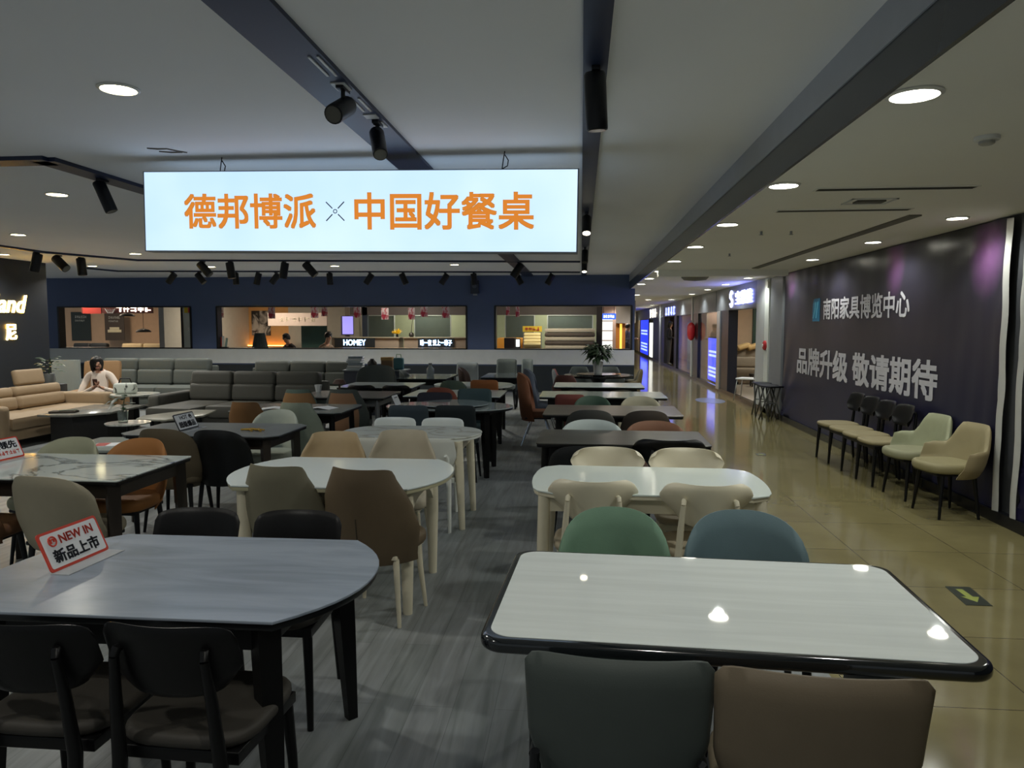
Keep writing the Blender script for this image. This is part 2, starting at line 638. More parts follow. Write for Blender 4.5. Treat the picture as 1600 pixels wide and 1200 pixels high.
for x, tl, az, lab in f3:
    spotlight(lab, x, 15.9 + (x + 10.4) * .1256, ZC - .03, G(tl), G(az), .26, .07)

# downlights
RING = M('white_lamp_ring', 'd9dad6', .4)
LAMPW = M('lamp_disc_warm', 'fff2bd', emit=9)
LAMPC = M('lamp_disc_cool', 'fffbe8', emit=12)


def downlight(label, x, y, z, r, watts, mat, col, spot=150, cat='downlight'):
    t = thing('ceiling_downlight', label, cat, (x, y, z), 0, 'round recessed downlights')
    MB().lathe([(r * 1.22, 0), (r * 1.25, -.006), (r * 1.05, -.012), (r, -.004), (r, 0)], n=28).build('ring', RING, t)
    MB().lathe([(r, -.003), (r * .98, -.006), (.001, -.006)], n=28).build('lens', mat, t)
    if watts:
        L = bpy.data.lights.new('lamp', 'SPOT')
        L.energy = watts
        L.color = col
        L.spot_size = R(spot)
        L.spot_blend = .6
        L.shadow_soft_size = r * .6
        o = bpy.data.objects.new('lamp', L)
        COL.objects.link(o)
        o.parent = t
        o.location = (0, 0, -.03)
    return t


WARM, COOL = (1, .98, .92), (.97, 1, .95)
for x, y, lab in [(-2.42, 3.77, 'largest yellowish downlight, upper left above the sign'),
                  (-4.93, 6.66, 'yellowish downlight under the bend of the dark strip at left'),
                  (-7.63, 9.51, 'downlight near the left edge above the charcoal wall'),
                  (-10.0, 12.1, 'downlight cut by the left frame edge over the charcoal wall'),
                  (-10.1, 14.6, 'small downlight right of the three left track spotlights'),
                  (-7.64, 12.19, 'downlight just left of the lower corner of the sign'),
                  (-7.74, 15.0, 'downlight below the left end of the sign beside two spotlights'),
                  (-5.08, 15.02, 'downlight below the cross mark of the sign'),
                  (-2.56, 14.94, 'downlight below the right half of the sign')]:
    downlight(lab, x, y, ZC, .085, LP_SHOW * (1 if y < 5 else 1.6 if y < 9 else 2.6), LAMPW, WARM)
for x, y, lab in [(-2.42, .9, 'added unseen downlight over the aisle'), (.2, .6, 'added unseen downlight almost above the camera'),
                  (-4.93, 2.0, 'added unseen downlight left of the camera over the marble table'), (-7.4, 4.5, 'added unseen downlight left of the frame over the lounge')]:
    downlight(lab, x, y, ZC, .085, LP_SHOW, LAMPW, WARM)  # lamps added out of view to brighten the ceiling and tables
for k, y in enumerate([3.1, 4.98, 6.82, 8.69, 10.6, 12.5, 14.4, 16.3]):
    lab = ['brightest downlight at upper right along the dark beam', 'second nearest downlight along the dark beam', 'third downlight along the dark beam',
           'fourth downlight along the dark beam', 'fifth downlight along the dark beam', 'sixth downlight along the dark beam',
           'seventh downlight along the dark beam', 'farthest small downlight along the dark beam'][k]
    downlight(lab, 1.29, y, ZL, .085, LP_CORR, LAMPC, COOL)
for k, y in enumerate([4.8, 6.6, 8.4, 10.5, 12.64, 14.4, 16.6, 18.9, 21.5]):
    lab = ['downlight above the right frame edge of the corridor', 'downlight above the right part of the big banner', 'downlight above the middle of the big banner',
           'downlight above the small upper characters of the banner', 'downlight above the left edge of the banner', 'downlight above the white lit shop characters',
           'downlight above the open sofa shop', 'downlight past the open sofa shop', 'downlight above the glass doors of the corridor'][k]
    downlight(lab, 3.13, y, ZL, .075, LP_CORR * .8, LAMPC, COOL)
for k, (x, y) in enumerate([(1.6, 22), (2.3, 26), (3.1, 26), (1.6, 30), (3.1, 33), (1.8, 38), (2.6, 45), (2.6, 54)]):
    downlight(['far downlight by the left of the corridor end', 'far downlight in the middle of the corridor', 'far downlight above the dark doorway',
               'far downlight by the orange lit panel', 'far downlight above the blue screen', 'downlight of the corridor end past the blue screen',
               'added second farthest tiny downlight of the corridor', 'added farthest downlight of the corridor'][k], x, y, ZL, .1, LP_CORR * 2.0, LAMPC, COOL)  # the two farthest lamps are added to brighten the corridor end

# other things on the corridor ceiling
t = thing('smoke_detector', 'round white smoke detector on the corridor ceiling at upper right', 'smoke detector', (1.93, 3.82, ZL))
MB().lathe([(.055, 0), (.055, -.018), (.045, -.022), (.001, -.022)], n=24).build('base', WHITEP, t)
MB().lathe([(.035, -.02), (.035, -.034), (.025, -.04), (.001, -.04)], n=24).build('sensor', M('pale_grey_plastic', 'a8a8a2', .5), t)
SLOT = M('dark_air_slot', '55544e', .6)
for k, (x0, x1, y) in enumerate([(1.54, 2.56, 5.16), (1.52, 2.54, 6.08)]):
    t = thing('air_vent', ['nearer long slot air vent in the corridor ceiling', 'farther long slot air vent in the corridor ceiling'][k], 'air vent', (0, 0, ZL), 0, 'slot air vents')
    mb = MB()
    mb.span(x0, x1, y - .055, y - .045, -.008, 0).span(x0, x1, y + .045, y + .055, -.008, 0)
    mb.span(x0, x0 + .012, y - .05, y + .05, -.008, 0).span(x1 - .012, x1, y - .05, y + .05, -.008, 0)
    mb.build('frame', GYPL, t, angle=0)
    mb = MB()
    for q in range(4):
        mb.box((x0 + x1) / 2, y - .033 + q * .022, -.004, x1 - x0 - .02, .014, .003, 0, Matrix.Rotation(.5, 4, 'X'))
    mb.build('louvres', SLOT, t, angle=0)
t = thing('access_panel', 'small square access grille between the two slot vents', 'access panel', (2.08, 5.68, ZL))
MB().span(-.16, .16, -.12, -.105, -.008, 0).span(-.16, .16, .105, .12, -.008, 0).span(-.16, -.145, -.12, .12, -.008, 0).span(.145, .16, -.12, .12, -.008, 0).build('frame', WHITEP, t, angle=0)
MB().span(-.1, .1, -.05, .05, -.012, 0).build('grille', SLOT, t, angle=0)
struct(MB().span(2.66, 2.76, 6.4, 12.0, ZL - .012, ZL).build('trim_10', M('painted_cove_shadow', '6a685f', .7), angle=0))  # soft shadow of the ceiling cove, painted as a dark strip
struct(MB().span(1.25, 3.3, 12.3, 12.5, ZL - .1, ZL).build('trim_11', GYPL, angle=0))
t = thing('ceiling_speaker', 'round grey dish on the corridor ceiling before the far shops', 'ceiling speaker', (2.07, 13.9, ZL))
MB().lathe([(.24, 0), (.25, -.02), (.2, -.07), (.001, -.09)], n=28).build('dish', M('grey_dish', '6f6f68', .5), t)
for k, (u, y) in enumerate([(1.72, 7.4), (2.0, 7.4), (1.85, 9.6)]):
    t = thing('sprinkler', ['left sprinkler head of the nearer pair on the corridor ceiling', 'right sprinkler head of the nearer pair on the corridor ceiling', 'lone farther sprinkler head on the corridor ceiling'][k],
              'sprinkler', (u, y, ZL), 0, 'ceiling sprinklers')
    MB().cyl((0, 0, 0), (0, 0, -.03), .012).build('body', STEEL, t)
    MB().lathe([(.02, -.032), (.02, -.035), (.001, -.035)], n=12).build('deflector', STEEL, t)
#@@PART2

# ------------------------------------------------------------ hanging light box sign
sg = thing('light_box_sign', 'big glowing white sign with orange characters hanging from the ceiling', 'sign', (-1.63, 5.35, 2.475))
LBOX = M('light_box_glow', '50565e', emit=SIGN_E)
nt, b = nodes_of(LBOX)
n = [q for q in nt.nodes if q.type == 'TEX_NOISE'][0]
n.inputs['Scale'].default_value = .9
rp = ramp(nt, [(.3, lin('b6d8ff')), (.7, lin('d2ebff'))])
nt.links.new(n.outputs['Fac'], rp.inputs['Fac'])
nt.links.new(rp.outputs['Color'], b.inputs['Emission Color'])
tilt = Matrix.Rotation(.0125, 4, 'Y')
MB().box(0, 0, 0, 3.21, .12, .585, 0, tilt).build('frame', M('sign_aluminium', '8d939a', .4, metal=.7), sg, angle=0)
MB().box(0, -.061, 0, 3.19, .004, .57, 0, tilt).build('front_panel', LBOX, sg, angle=0)
MB().box(0, .061, 0, 3.19, .004, .57, 0, tilt).build('back_panel', LBOX, sg, angle=0)
ORG = M('orange_vinyl', 'e8963c', emit=.25)
nodes_of(ORG)[1].inputs['Base Color'].default_value = lin('7a4a1c')
GRYV = M('grey_vinyl', '3c4248', .5)
fs = lambda cx, cz: (lambda a, b, d: (cx + a, -.0635 - d, cz + b - .0125 * (cx + a)))
text('lettering', ORG, sg, '德邦博派', 1.0, .255, fs(-.79, 0), .003, .022)
text('lettering', ORG, sg, '中国好餐桌', 1.30, .265, fs(.645, 0), .003, .022)
mb = MB()
for sx in (-1, 1):
    for sz in (-1, 1):
        mb.box(-.147 + sx * .044, -.065, sz * .044, .066, .003, .007, 0, Matrix.Rotation(-sx * sz * PI / 4, 4, 'Y'))
o = mb.build('cross_mark', GRYV, sg, angle=0)
mb = MB()
mb.tube([(-.147 + .013 * math.cos(q * PI / 8), -.066, .013 * math.sin(q * PI / 8)) for q in range(17)], .003, 6)
mb.build('cross_ring', GRYV, sg)
for k, x in enumerate((-1.02, 1.08)):
    mb = MB()
    mb.tube([(x - .02, 0, .29), (x - .01, 0, .36), (x, 0, .415)], .004, 6)
    mb.tube([(x - .02, 0, .29), (x + .02, -.01, .31), (x + .025, 0, .35), (x, 0, .39)], .004, 6)
    mb.build('hanging_wire', BLACKM, sg)

# ------------------------------------------------------------ right wall: banners, columns, storefronts
DKW = M('dark_wall_grey', '34363a', .6)
mb = MB()
mb.span(XW + .03, XW + .2, -3, 14.05, 0, ZL)
struct(mb.build('wall_right', DKW, angle=0))
struct(MB().span(XW - .03, XW + .05, -3, 62, 0, .10).build('baseboard_right', M('black_stone_plinth', '15161a', .25), angle=0))


def mat_banner():
    m = M('printed_vinyl_banner', '2c2945', .32, var=(.5, .1))
    nt, b = nodes_of(m)
    tc = nt.nodes.new('ShaderNodeTexCoord')
    sx = nt.nodes.new('ShaderNodeSeparateXYZ')
    nt.links.new(tc.outputs['Object'], sx.inputs[0])
    r1 = nt.nodes.new('ShaderNodeMapRange')
    r1.inputs['From Min'].default_value = 0
    r1.inputs['From Max'].default_value = 2.5
    nt.links.new(sx.outputs['Z'], r1.inputs['Value'])
    rp = ramp(nt, [(0, lin('24274e')), (.35, lin('242338')), (.6, lin('322d38')), (1, lin('2d2c38'))])
    nt.links.new(r1.outputs['Result'], rp.inputs['Fac'])
    last = rp.outputs['Color']
    # soft purple patches along the upper rim
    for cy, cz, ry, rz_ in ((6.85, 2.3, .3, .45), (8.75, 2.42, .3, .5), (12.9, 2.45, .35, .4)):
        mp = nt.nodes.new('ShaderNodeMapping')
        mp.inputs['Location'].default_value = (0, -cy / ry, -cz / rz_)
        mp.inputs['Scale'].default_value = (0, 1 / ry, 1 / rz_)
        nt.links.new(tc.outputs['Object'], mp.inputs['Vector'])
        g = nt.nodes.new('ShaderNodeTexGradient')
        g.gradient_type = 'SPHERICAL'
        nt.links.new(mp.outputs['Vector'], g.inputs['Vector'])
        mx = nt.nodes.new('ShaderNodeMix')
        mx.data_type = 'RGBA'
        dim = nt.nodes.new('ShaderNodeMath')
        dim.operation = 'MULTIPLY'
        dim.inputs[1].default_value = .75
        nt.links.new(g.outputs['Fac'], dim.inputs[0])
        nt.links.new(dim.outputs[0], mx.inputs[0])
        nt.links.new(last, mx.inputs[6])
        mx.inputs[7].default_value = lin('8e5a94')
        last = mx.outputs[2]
    nt.links.new(last, b.inputs['Base Color'])
    return m


def cloth_fn(y0, y1, z0, z1, seed, amp=1.0):
    def fn(y, z):
        a = (y1 - y) / (y1 - y0)
        b_ = (z - z0) / (z1 - z0)
        w = .010 * noise.noise(Vector((y * 1.1 + seed, z * .9, 1)))
        # pulls running from the fixed corners
        w += .018 * math.exp(-((1 - a) * 8 + (1 - b_) * 2.6)) * math.sin(9 * math.atan2(1.02 - b_, (1.02 - a) * 2.2) * 2.4)
        w += .012 * math.exp(-((1 - a) * 14)) * math.sin(y * 22 + z * 3)
        w += .008 * noise.noise(Vector((y * .9 - z * 1.6 + seed, y * .25 + z * .5, 4)))
        w += .03 * math.exp(-(a * 9 + b_ * 2.2)) * math.sin(14 * math.atan2(b_ + .02, a * 2.2 + .05))
        w += .006 * math.exp(-(1 - b_) * 6) * math.sin(y * 14)
        return (XW + .004 + w * .6 * amp, y, z)
    return fn


def drape(y0, y1, z0, z1, seed, ny=90, nz=40, amp=1.0):
    fn = cloth_fn(y0, y1, z0, z1, seed, amp)
    mb = MB()
    G_ = [[mb.bm.verts.new(fn(y0 + (y1 - y0) * i / ny, z0 + (z1 - z0) * j / nz)) for i in range(ny + 1)] for j in range(nz + 1)]
    H_ = [[mb.bm.verts.new(v.co + Vector((.006, 0, 0))) for v in r] for r in G_]
    for j in range(nz):
        for i in range(ny):
            mb.f([G_[j][i], G_[j + 1][i], G_[j + 1][i + 1], G_[j][i + 1]])
            mb.f([H_[j][i + 1], H_[j + 1][i + 1], H_[j + 1][i], H_[j][i]])
    for i in range(ny):
        mb.f([G_[0][i + 1], H_[0][i + 1], H_[0][i], G_[0][i]])
        mb.f([G_[nz][i], H_[nz][i], H_[nz][i + 1], G_[nz][i + 1]])
    for j in range(nz):
        mb.f([G_[j][0], H_[j][0], H_[j + 1][0], G_[j + 1][0]])
        mb.f([G_[j + 1][ny], H_[j + 1][ny], H_[j][ny], G_[j][ny]])
    return mb


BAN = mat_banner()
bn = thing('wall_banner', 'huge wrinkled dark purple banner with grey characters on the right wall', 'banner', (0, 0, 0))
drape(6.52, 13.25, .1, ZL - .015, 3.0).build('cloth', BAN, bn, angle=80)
LETG = M('printed_silver_letters', 'bebdc3', .5)
bfn = cloth_fn(6.52, 13.25, .1, ZL - .015, 3.0)


def on_cloth(cy, cz):
    def f_(a, b, d):
        p = bfn(cy - a, cz + b)
        return (p[0] - .0035 - d, p[1], p[2])
    return f_


text('lettering', LETG, bn, '南阳家具博览中心', 2.85, .30, on_cloth(9.74, 1.89), .002, .022)
text('lettering', LETG, bn, '品牌升级 敬请期待', 4.75, .42, on_cloth(10.0, 1.10), .002, .03)
mb = MB()
fw = on_cloth(11.5, 1.885)
for q, (pts) in enumerate([[(-.16, -.17), (.16, -.17), (.16, .17), (-.10, .17), (-.16, .1)]]):
    vs = [mb.bm.verts.new(fw(a, b_, .003)) for a, b_ in pts]
    ws = [mb.bm.verts.new(fw(a, b_, 0)) for a, b_ in pts]
    mb.f(vs)
    mb.f(ws[::-1])
    for i in range(len(vs)):
        mb.f([vs[i], ws[i], ws[(i + 1) % len(vs)], vs[(i + 1) % len(vs)]])
mb.build('blue_emblem', M('printed_blue_emblem', '2f7fa8', .5), bn, angle=0)
mb = MB()
mb.tube([fw(-.1, -.12, .006), fw(-.02, 0, .006), fw(.0, .12, .006)], .014, 6)
mb.tube([fw(.03, -.12, .006), fw(.06, 0, .006), fw(.1, .12, .006)], .012, 6)
mb.build('emblem_stroke', M('printed_pale_blue', '6db2cc', .5), bn)
FILM = M('white_plastic_film', 'b9b9b4', .3, bump=(18, .5))
for k, (y0, y1, lab) in enumerate([(6.43, 6.54, 'white folded plastic edge at the right end of the big banner'),
                                   (6.17, 6.27, 'white folded plastic edge of the banner at the right frame edge')]):
    mb = MB()
    nz = 40
    L_, R_ = [], []
    for j in range(nz + 1):
        z = .1 + (ZL - .13) * j / nz
        w = .012 * noise.noise(Vector((z * 3, k * 7, 0)))
        wd = .02 * noise.noise(Vector((z * 2.2, k * 3, 5)))
        L_.append([mb.bm.verts.new((XW - .02 + w, y0 + wd, z)), mb.bm.verts.new((XW - .035 - w, (y0 + y1) / 2, z)), mb.bm.verts.new((XW - .012 + w, y1 + wd, z)), mb.bm.verts.new((XW + .0, (y0 + y1) / 2, z))])
    for j in range(nz):
        for i in range(4):
            mb.f([L_[j][i], L_[j][(i + 1) % 4], L_[j + 1][(i + 1) % 4], L_[j + 1][i]])
    mb.f(L_[0])
    mb.f(L_[-1][::-1])
    tag(mb.build('plastic_edge', FILM, angle=60), lab, 'banner edge')
b2 = thing('wall_banner', 'second dark blue banner cut by the right frame edge', 'banner', (0, 0, 0))
drape(2.4, 6.2, .1, ZL - .015, 9.0, 60, 30).build('cloth', M('printed_vinyl_blue', '1f1d3c', .32), b2, angle=80)

GCOL = M('grey_metal_cladding', '7c8084', .45, metal=.2)
struct(MB().span(XW - .02, XW + .3, 13.3, 14.1, 0, ZL).build('trim_12', GCOL, angle=0))
struct(MB().span(XW - .03, XW + .3, 14.18, 14.5, 0, ZL).build('trim_13', M('pale_pillar', 'c4c9c4', .5), angle=0))
struct(MB().span(XW - .02, XW + .3, 14.55, 15.2, 0, ZL).build('trim_14', M('light_grey_cladding', 'a9adad', .4), angle=0))
FAC = M('grey_shop_fascia', '70757c', .38, var=(2, .06))
struct(MB().span(XW - .02, XW + .25, 15.2, 19.6, 2.02, ZL).build('trim_15', FAC, angle=0))
struct(MB().span(XW - .02, XW + .25, 19.68, 33.0, 2.02, ZL).build('trim_16', FAC, angle=0))
struct(MB().span(XW - .02, XW + .25, 33.6, 62, 1.98, ZL).build('trim_17', FAC, angle=0))
DPOST = M('dark_navy_door', '141a2a', .3)
ALU = M('bright_aluminium_post', 'c2c6c6', .3, metal=.5)
struct(MB().span(XW - .02, XW + .2, 18.0, 18.95, .05, 2.02).build('door_1', DPOST, angle=0))
struct(MB().span(XW - .05, XW + .1, 18.95, 19.35, .05, 2.02).build('trim_18', ALU, angle=0))
GLS = M('shop_glass', 'f2fbf8', .02, trans=1, spec=.6)
struct(MB().span(XW + .02, XW + .035, 19.35, 22.6, .1, 2.02).build('window_5', GLS, angle=0))
struct(MB().span(XW - .02, XW + .1, 22.6, 23.6, .05, 2.02).build('trim_19', M('black_door_post', '0c0f12', .3), angle=0))
struct(MB().span(XW - .05, XW + .02, 23.6, 23.8, .05, ZL).build('trim_20', ALU, angle=0))
struct(MB().span(XW + .02, XW + .035, 23.8, 27.6, .1, 2.02).build('window_6', GLS, angle=0))
struct(MB().span(XW - .02, XW + .1, 27.6, 28.3, .05, 2.02).build('trim_21', M('black_door_post', '0c0f12', .3), angle=0))
struct(MB().span(XW - .02, XW + .2, 31.6, 32.6, .05, 2.02).build('door_2', DPOST, angle=0))
struct(MB().span(XW - .05, XW + .1, 32.7, 33.4, 0, ZL).build('trim_22', ALU, angle=0))
struct(MB().span(XW - .02, XW + .2, 33.4, 36.5, 0, 2.0).build('trim_23', M('dark_green_post', '1c2c28', .4), angle=0))
struct(MB().span(XW + .0, XW + .2, 45, 62, 0, 2.0).build('trim_24', M('brown_shop_front', 'a08c70', .5), angle=0))
# rooms behind the shop fronts
WARMW = M('warm_shop_wall', 'd0b29a', .8)
struct(MB().span(XW + .06, 7.2, 14, 23.2, 0, .02).build('floor_shop', M('pale_shop_floor', 'b5ada0', .3), angle=0))
struct(MB().span(7.2, 7.3, 14, 38, 0, ZL).build('wall_shop', WARMW, angle=0))
struct(MB().span(XW + .3, 7.2, 13.9, 14.0, 0, ZL).build('wall_shop_side', M('pale_shop_wall', 'b9b6ae', .8), angle=0))
struct(MB().span(XW + .2, 7.2, 23.2, 23.3, 0, ZL).build('wall_shop_middle', M('warm_shop_partition', 'd9bfa2', .8), angle=0))
struct(MB().span(XW + .2, 7.2, 37, 37.1, 0, ZL).build('wall_shop_far', WARMW, angle=0))
struct(MB().span(5.2, 5.6, 23.1, 23.2, 0, ZL).build('trim_25', M('dark_green_panel', '2f5145', .5), angle=0))
struct(MB().span(-14.2, 12, 61.8, 62, 0, ZL).build('wall_end', M('end_wall', 'c4bca6', .7), angle=0))


def room_light(x, y, z, w, col=(1, .86, .66), size=.6, name='shop lamp'):
    t = thing('ceiling_panel_light', name, 'ceiling light', (x, y, z))
    MB().span(-size / 2, size / 2, -size / 2, size / 2, 0, .02).build('panel', M('warm_panel_glow', 'fff0d0', emit=2.2), t, angle=0)
    L = bpy.data.lights.new('lamp', 'AREA')
    L.energy = w
    L.color = col
    L.size = size
    o = bpy.data.objects.new('lamp', L)
    COL.objects.link(o)
    o.parent = t
    o.location = (0, 0, -.02)
    return t


room_light(5.3, 15.8, ZL - .03, LP_SHOP * .35, name='ceiling light panel inside the open sofa shop')
room_light(5.3, 20.8, ZL - .03, LP_SHOP * .35, (1, .97, .88), name='ceiling light panel behind the corridor glass front')
room_light(5.3, 26.5, ZL - .03, LP_SHOP * 1.2, (1, .95, .85), name='ceiling light panel behind the far glass doors')
room_light(5.2, 31.5, ZL - .03, LP_SHOP * 1.0, (1, .85, .76), name='added ceiling light panel behind the dark doorway')  # unseen light added to brighten the background of the doorway figure
struct(MB().span(4.15, 4.25, 31.0, 36.9, 0, ZL).build('wall_shop_pink', M('pinkish_shop_wall', 'c9a28e', .8), angle=0))
for k, y in enumerate((24.7, 26.2)):
    t = thing('curtain', ['pale curtain panel behind the far glass front, nearer one', 'pale curtain panel behind the far glass front, farther one'][k], 'curtain', (XW + .3, y, 0), 0, 'pale curtains')
    mb = MB()
    for q in range(9):
        mb.tube([(.02 * (q % 2), -.4 + q * .1, .12), (.02 * (q % 2), -.4 + q * .1, 1.75)], .055, 8)
    mb.build('fabric', M('pale_curtain', 'c9c9b8', .8), t)
    MB().cyl((0, -.5, 1.77), (0, .5, 1.77), .015).build('rail', STEEL, t)
    for q in (-.48, .48):
        MB().cyl((0, q, 0), (0, q, 1.77), .012).build('post', STEEL, t)
# blue-white letters over the open shop
BLW = M('blue_white_letter_light', 'c4caff', emit=1.0)
s1 = thing('shop_sign', 'blue white glowing shop characters above the open sofa shop', 'sign', (0, 0, 0))
text('lettering', BLW, s1, '宝莱佳', 1.65, .30, face_w(XW - .03, 16.35, 2.27), .02, .02)
mb = MB()
fw = face_w(XW - .035, 17.6, 2.27)
mb.tube([fw(a, b_, .01) for a, b_ in [(.1, .12), (0, .17), (-.1, .11), (-.1, .02), (.1, -.04), (.1, -.12), (0, -.18), (-.1, -.12)]], .028, 8)
mb.build('emblem', BLW, s1)
s2 = thing('shop_sign', 'small blue glowing characters above the dark doorway with a person', 'sign', (0, 0, 0))
marks(MB(), 3.4, .34, 4, face_w(XW - .03, 29.5, 2.22), .03, 4).build('lettering', M('blue_letter_light', '98a4ff', emit=1.0), s2, angle=0)
s3 = thing('shop_sign', 'tiny white glowing characters past the bright post in the far corridor', 'sign', (0, 0, 0))
marks(MB(), 3.4, .42, 3, face_w(XW - .03, 36.5, 2.25), .03, 8).build('lettering', M('white_letter_light', 'fff8e8', emit=1.2), s3, angle=0)
s4 = thing('shop_sign', 'farthest tiny white letters at the end of the corridor wall', 'sign', (0, 0, 0))
marks(MB(), 5, .4, 2, face_w(XW - .03, 52, 2.2), .03, 9).build('lettering', M('white_letter_light', 'fff8e8', emit=1.2), s4, angle=0)


def screen(label, x, y0, y1, z0, z1, seed, c1, c2):
    t = thing('lit_screen', label, 'screen', (0, 0, 0), 0)
    MB().span(x + .01, x + .08, y0 - .03, y1 + .03, z0 - .03, z1 + .03).build('housing', BLACKM, t, angle=0)
    MB().span(x, x + .012, y0, y1, z0, z1).build('display', M('screen_glow_' + c1, c1, emit=.55), t, angle=0)
    mb = MB()
    for k in range(5):
        mb.span(x - .006, x, y0 + .1 * (y1 - y0), y1 - .1 * (y1 - y0), z0 + (z1 - z0) * (.1 + .09 * k + .2 * (k > 2)), z0 + (z1 - z0) * (.15 + .09 * k + .2 * (k > 2)))
    mb.build('picture', M('screen_glow_' + c2, c2, emit=.6), t, angle=0)
    return t


screen('blue lit advertising screen behind the glass front', XW + .2, 20.4, 22.0, .1, 1.3, 1, '5a62ff', 'c8d4ff')
screen('deep blue lit screen far down the corridor', XW - .1, 38.2, 43.0, .15, 1.95, 2, '2438ff', '9fb6ff')
t = thing('shop_window_display', 'white glowing shop window beside the far blue screen', 'window display', (0, 0, 0))
MB().span(XW - .06, XW, 36.7, 37.9, .1, 1.8).build('panel', M('white_display_glow', 'f4f6ee', emit=.4), t, angle=0)
# red ornament on the post
t = thing('red_lantern', 'red oblong ornament hanging on the post between the glass fronts', 'lantern', (XW - .13, 23.2, 1.2))
MB().lathe([(.03, .0), (.09, .06), (.12, .16), (.12, .42), (.09, .5), (.03, .55)], n=20).build('body', M('red_paint', 'b0222a', .4), t)
MB().cyl((0, 0, .54), (0, 0, .62), .008).build('cord', BLACKM, t)
t = thing('fire_alarm', 'small red round alarm on the pale pillar by the open shop', 'alarm', (XW - .03, 14.36, 1.28))
MB().tube([(0, 0, 0), (-.03, 0, 0), (-.05, 0, 0)], [.09, .09, .06], 20).build('bell', M('red_paint', 'b0222a', .4), t)
MB().tube([(-.05, 0, 0), (-.058, 0, 0)], [.03, .03], 12).build('button', M('white_plastic', 'd8dad8'), t)
t = thing('ceiling_bracket', 'small white lit bracket with a bent conduit at the top of the grey column', 'bracket', (XW - .03, 14.2, 2.35))
MB().span(-.04, .0, -.05, .05, 0, .12, .01).build('box', WHITEP, t)
MB().tube([(-.03, 0, .12), (-.03, -.05, .17), (-.03, -.9, .195)], .01, 8).build('conduit', WHITEP, t)

# ------------------------------------------------------------ shops behind the rear partition
YB = 24.5
SH = M('beige_shop_wall', 'cba98a', .8)
SHG = M('grey_green_shop_wall', 'a7aa8e', .7)
SHT = M('taupe_fascia_board', '4c4644', .6)
struct(MB().span(-19, -11.9, YB, YB + .1, 0, ZC).build('wall_back', SH, angle=0))
struct(MB().span(-11.9, -9.95, YB, YB + .1, 0, ZC).build('wall_back_orange', M('honey_shop_wall', 'd6a468', .7), angle=0))
struct(MB().span(-9.95, -7.1, YB, YB + .1, 0, ZC).build('wall_back_pale', M('pale_shop_wall', 'b9b6ae', .8), angle=0))
struct(MB().span(-7.1, .55, YB, YB + .1, 0, ZC).build('wall_back_green', SHG, angle=0))
struct(MB().span(-11.5, -11.35, 19.3, YB, 0, ZC).build('wall_shop_left', M('pale_shop_wall', 'b9b6ae', .8), angle=0))
struct(MB().span(-7.35, -7.2, 22.6, YB, 0, ZC).build('wall_shop_inner', M('taupe_shop_wall', '8a7d72', .7), angle=0))
struct(MB().span(-7.0, .58, 22.0, 22.15, 1.97, ZC).build('trim_26', SHT, angle=0))
struct(MB().span(.45, .62, 21.9, 22.3, 0, ZC).build('trim_27', M('dark_brown_post', '2c2523', .5), angle=0))
struct(MB().span(-6.62, -6.46, 22.0, 22.15, 0, ZC).build('trim_30', M('navy_shop_post', '232c3a', .5), angle=0))
struct(MB().span(1.25, 1.95, 27, 27.1, 1.74, ZL).build('trim_28', M('pinkish_grey_board', '8e8680', .6), angle=0))
for x, y, w, c, nm in [(-15.2, 21.4, 1.0, (1, .82, .62), 'light panel on the ceiling of the beige shop at left'),
                       (-9.6, 21.2, 1.0, (1, .84, .62), 'light panel above the shop with the two seated people'),
                       (-5.0, 20.2, .9, (1, .93, .8), 'light panel above the glowing counters'),
                       (-5.0, 23.4, .6, (.97, 1, .82), 'light panel behind the taupe fascia above the grey glass'),
                       (-.8, 20.2, .7, (1, .93, .75), 'light panel above the stacked mattresses'),
                       (-.8, 23.4, .6, (.97, 1, .82), 'light panel by the green wall behind the mattresses')]:
    room_light(x, y, ZC - .03, LP_SHOP * w, c, name=nm)
GLOWO = M('warm_strip_glow', 'ffb050', emit=3)
t = thing('cove_light', 'warm glowing strip along the honey coloured wall', 'cove light', (-10.9, YB - .12, .96))
MB().span(-.9, .9, 0, .04, 0, .03).build('strip', GLOWO, t, angle=0)
MB().span(-.95, .95, -.06, .12, -.22, -.005).build('headboard', M('honey_wood_ledge', 'b98245', .5), t, angle=0)


def poster(label, x, z, w, h, y, mats, sofa=False, seed=0):
    t = thing('wall_poster', label, 'poster', (x, y, z))
    MB().span(-w / 2, w / 2, 0, .02, -h / 2, h / 2).build('board', mats, t, angle=0)
    marks(MB(), w * .6, h * .1, 6, lambda a, b, d: (a, -d, b + h * .33), .003, seed).build('lettering', M('poster_white_print', 'b8b8b0', .6), t, angle=0)
    mb = marks(MB(), w * .5, h * .07, 7, lambda a, b, d: (a - w * .05, -d, b + h * .2), .003, seed + 1)
    mb.build('lettering', M('poster_white_print', 'b8b8b0', .6), t, angle=0)
    if sofa:
        mb = MB()
        mb.box(0, -.006, -h * .16, w * .7, .01, h * .1, .004)
        mb.box(0, -.006, -h * .07, w * .5, .01, h * .1, .004)
        mb.build('sofa_picture', M('poster_cream_print', 'd8ccaa', .6), t)
    return t


DKP = M('dark_poster', '2c3330', .5)
BRP = M('brown_poster', '4a3f36', .5)
poster('narrow black poster at the left end of the beige shop wall', -17.45, 1.63, .72, 1.0, YB - .03, DKP, False, 1)
poster('brown hanging poster with a cream sofa picture', -15.9, 1.62, .70, .94, YB - .5, BRP, True, 2)


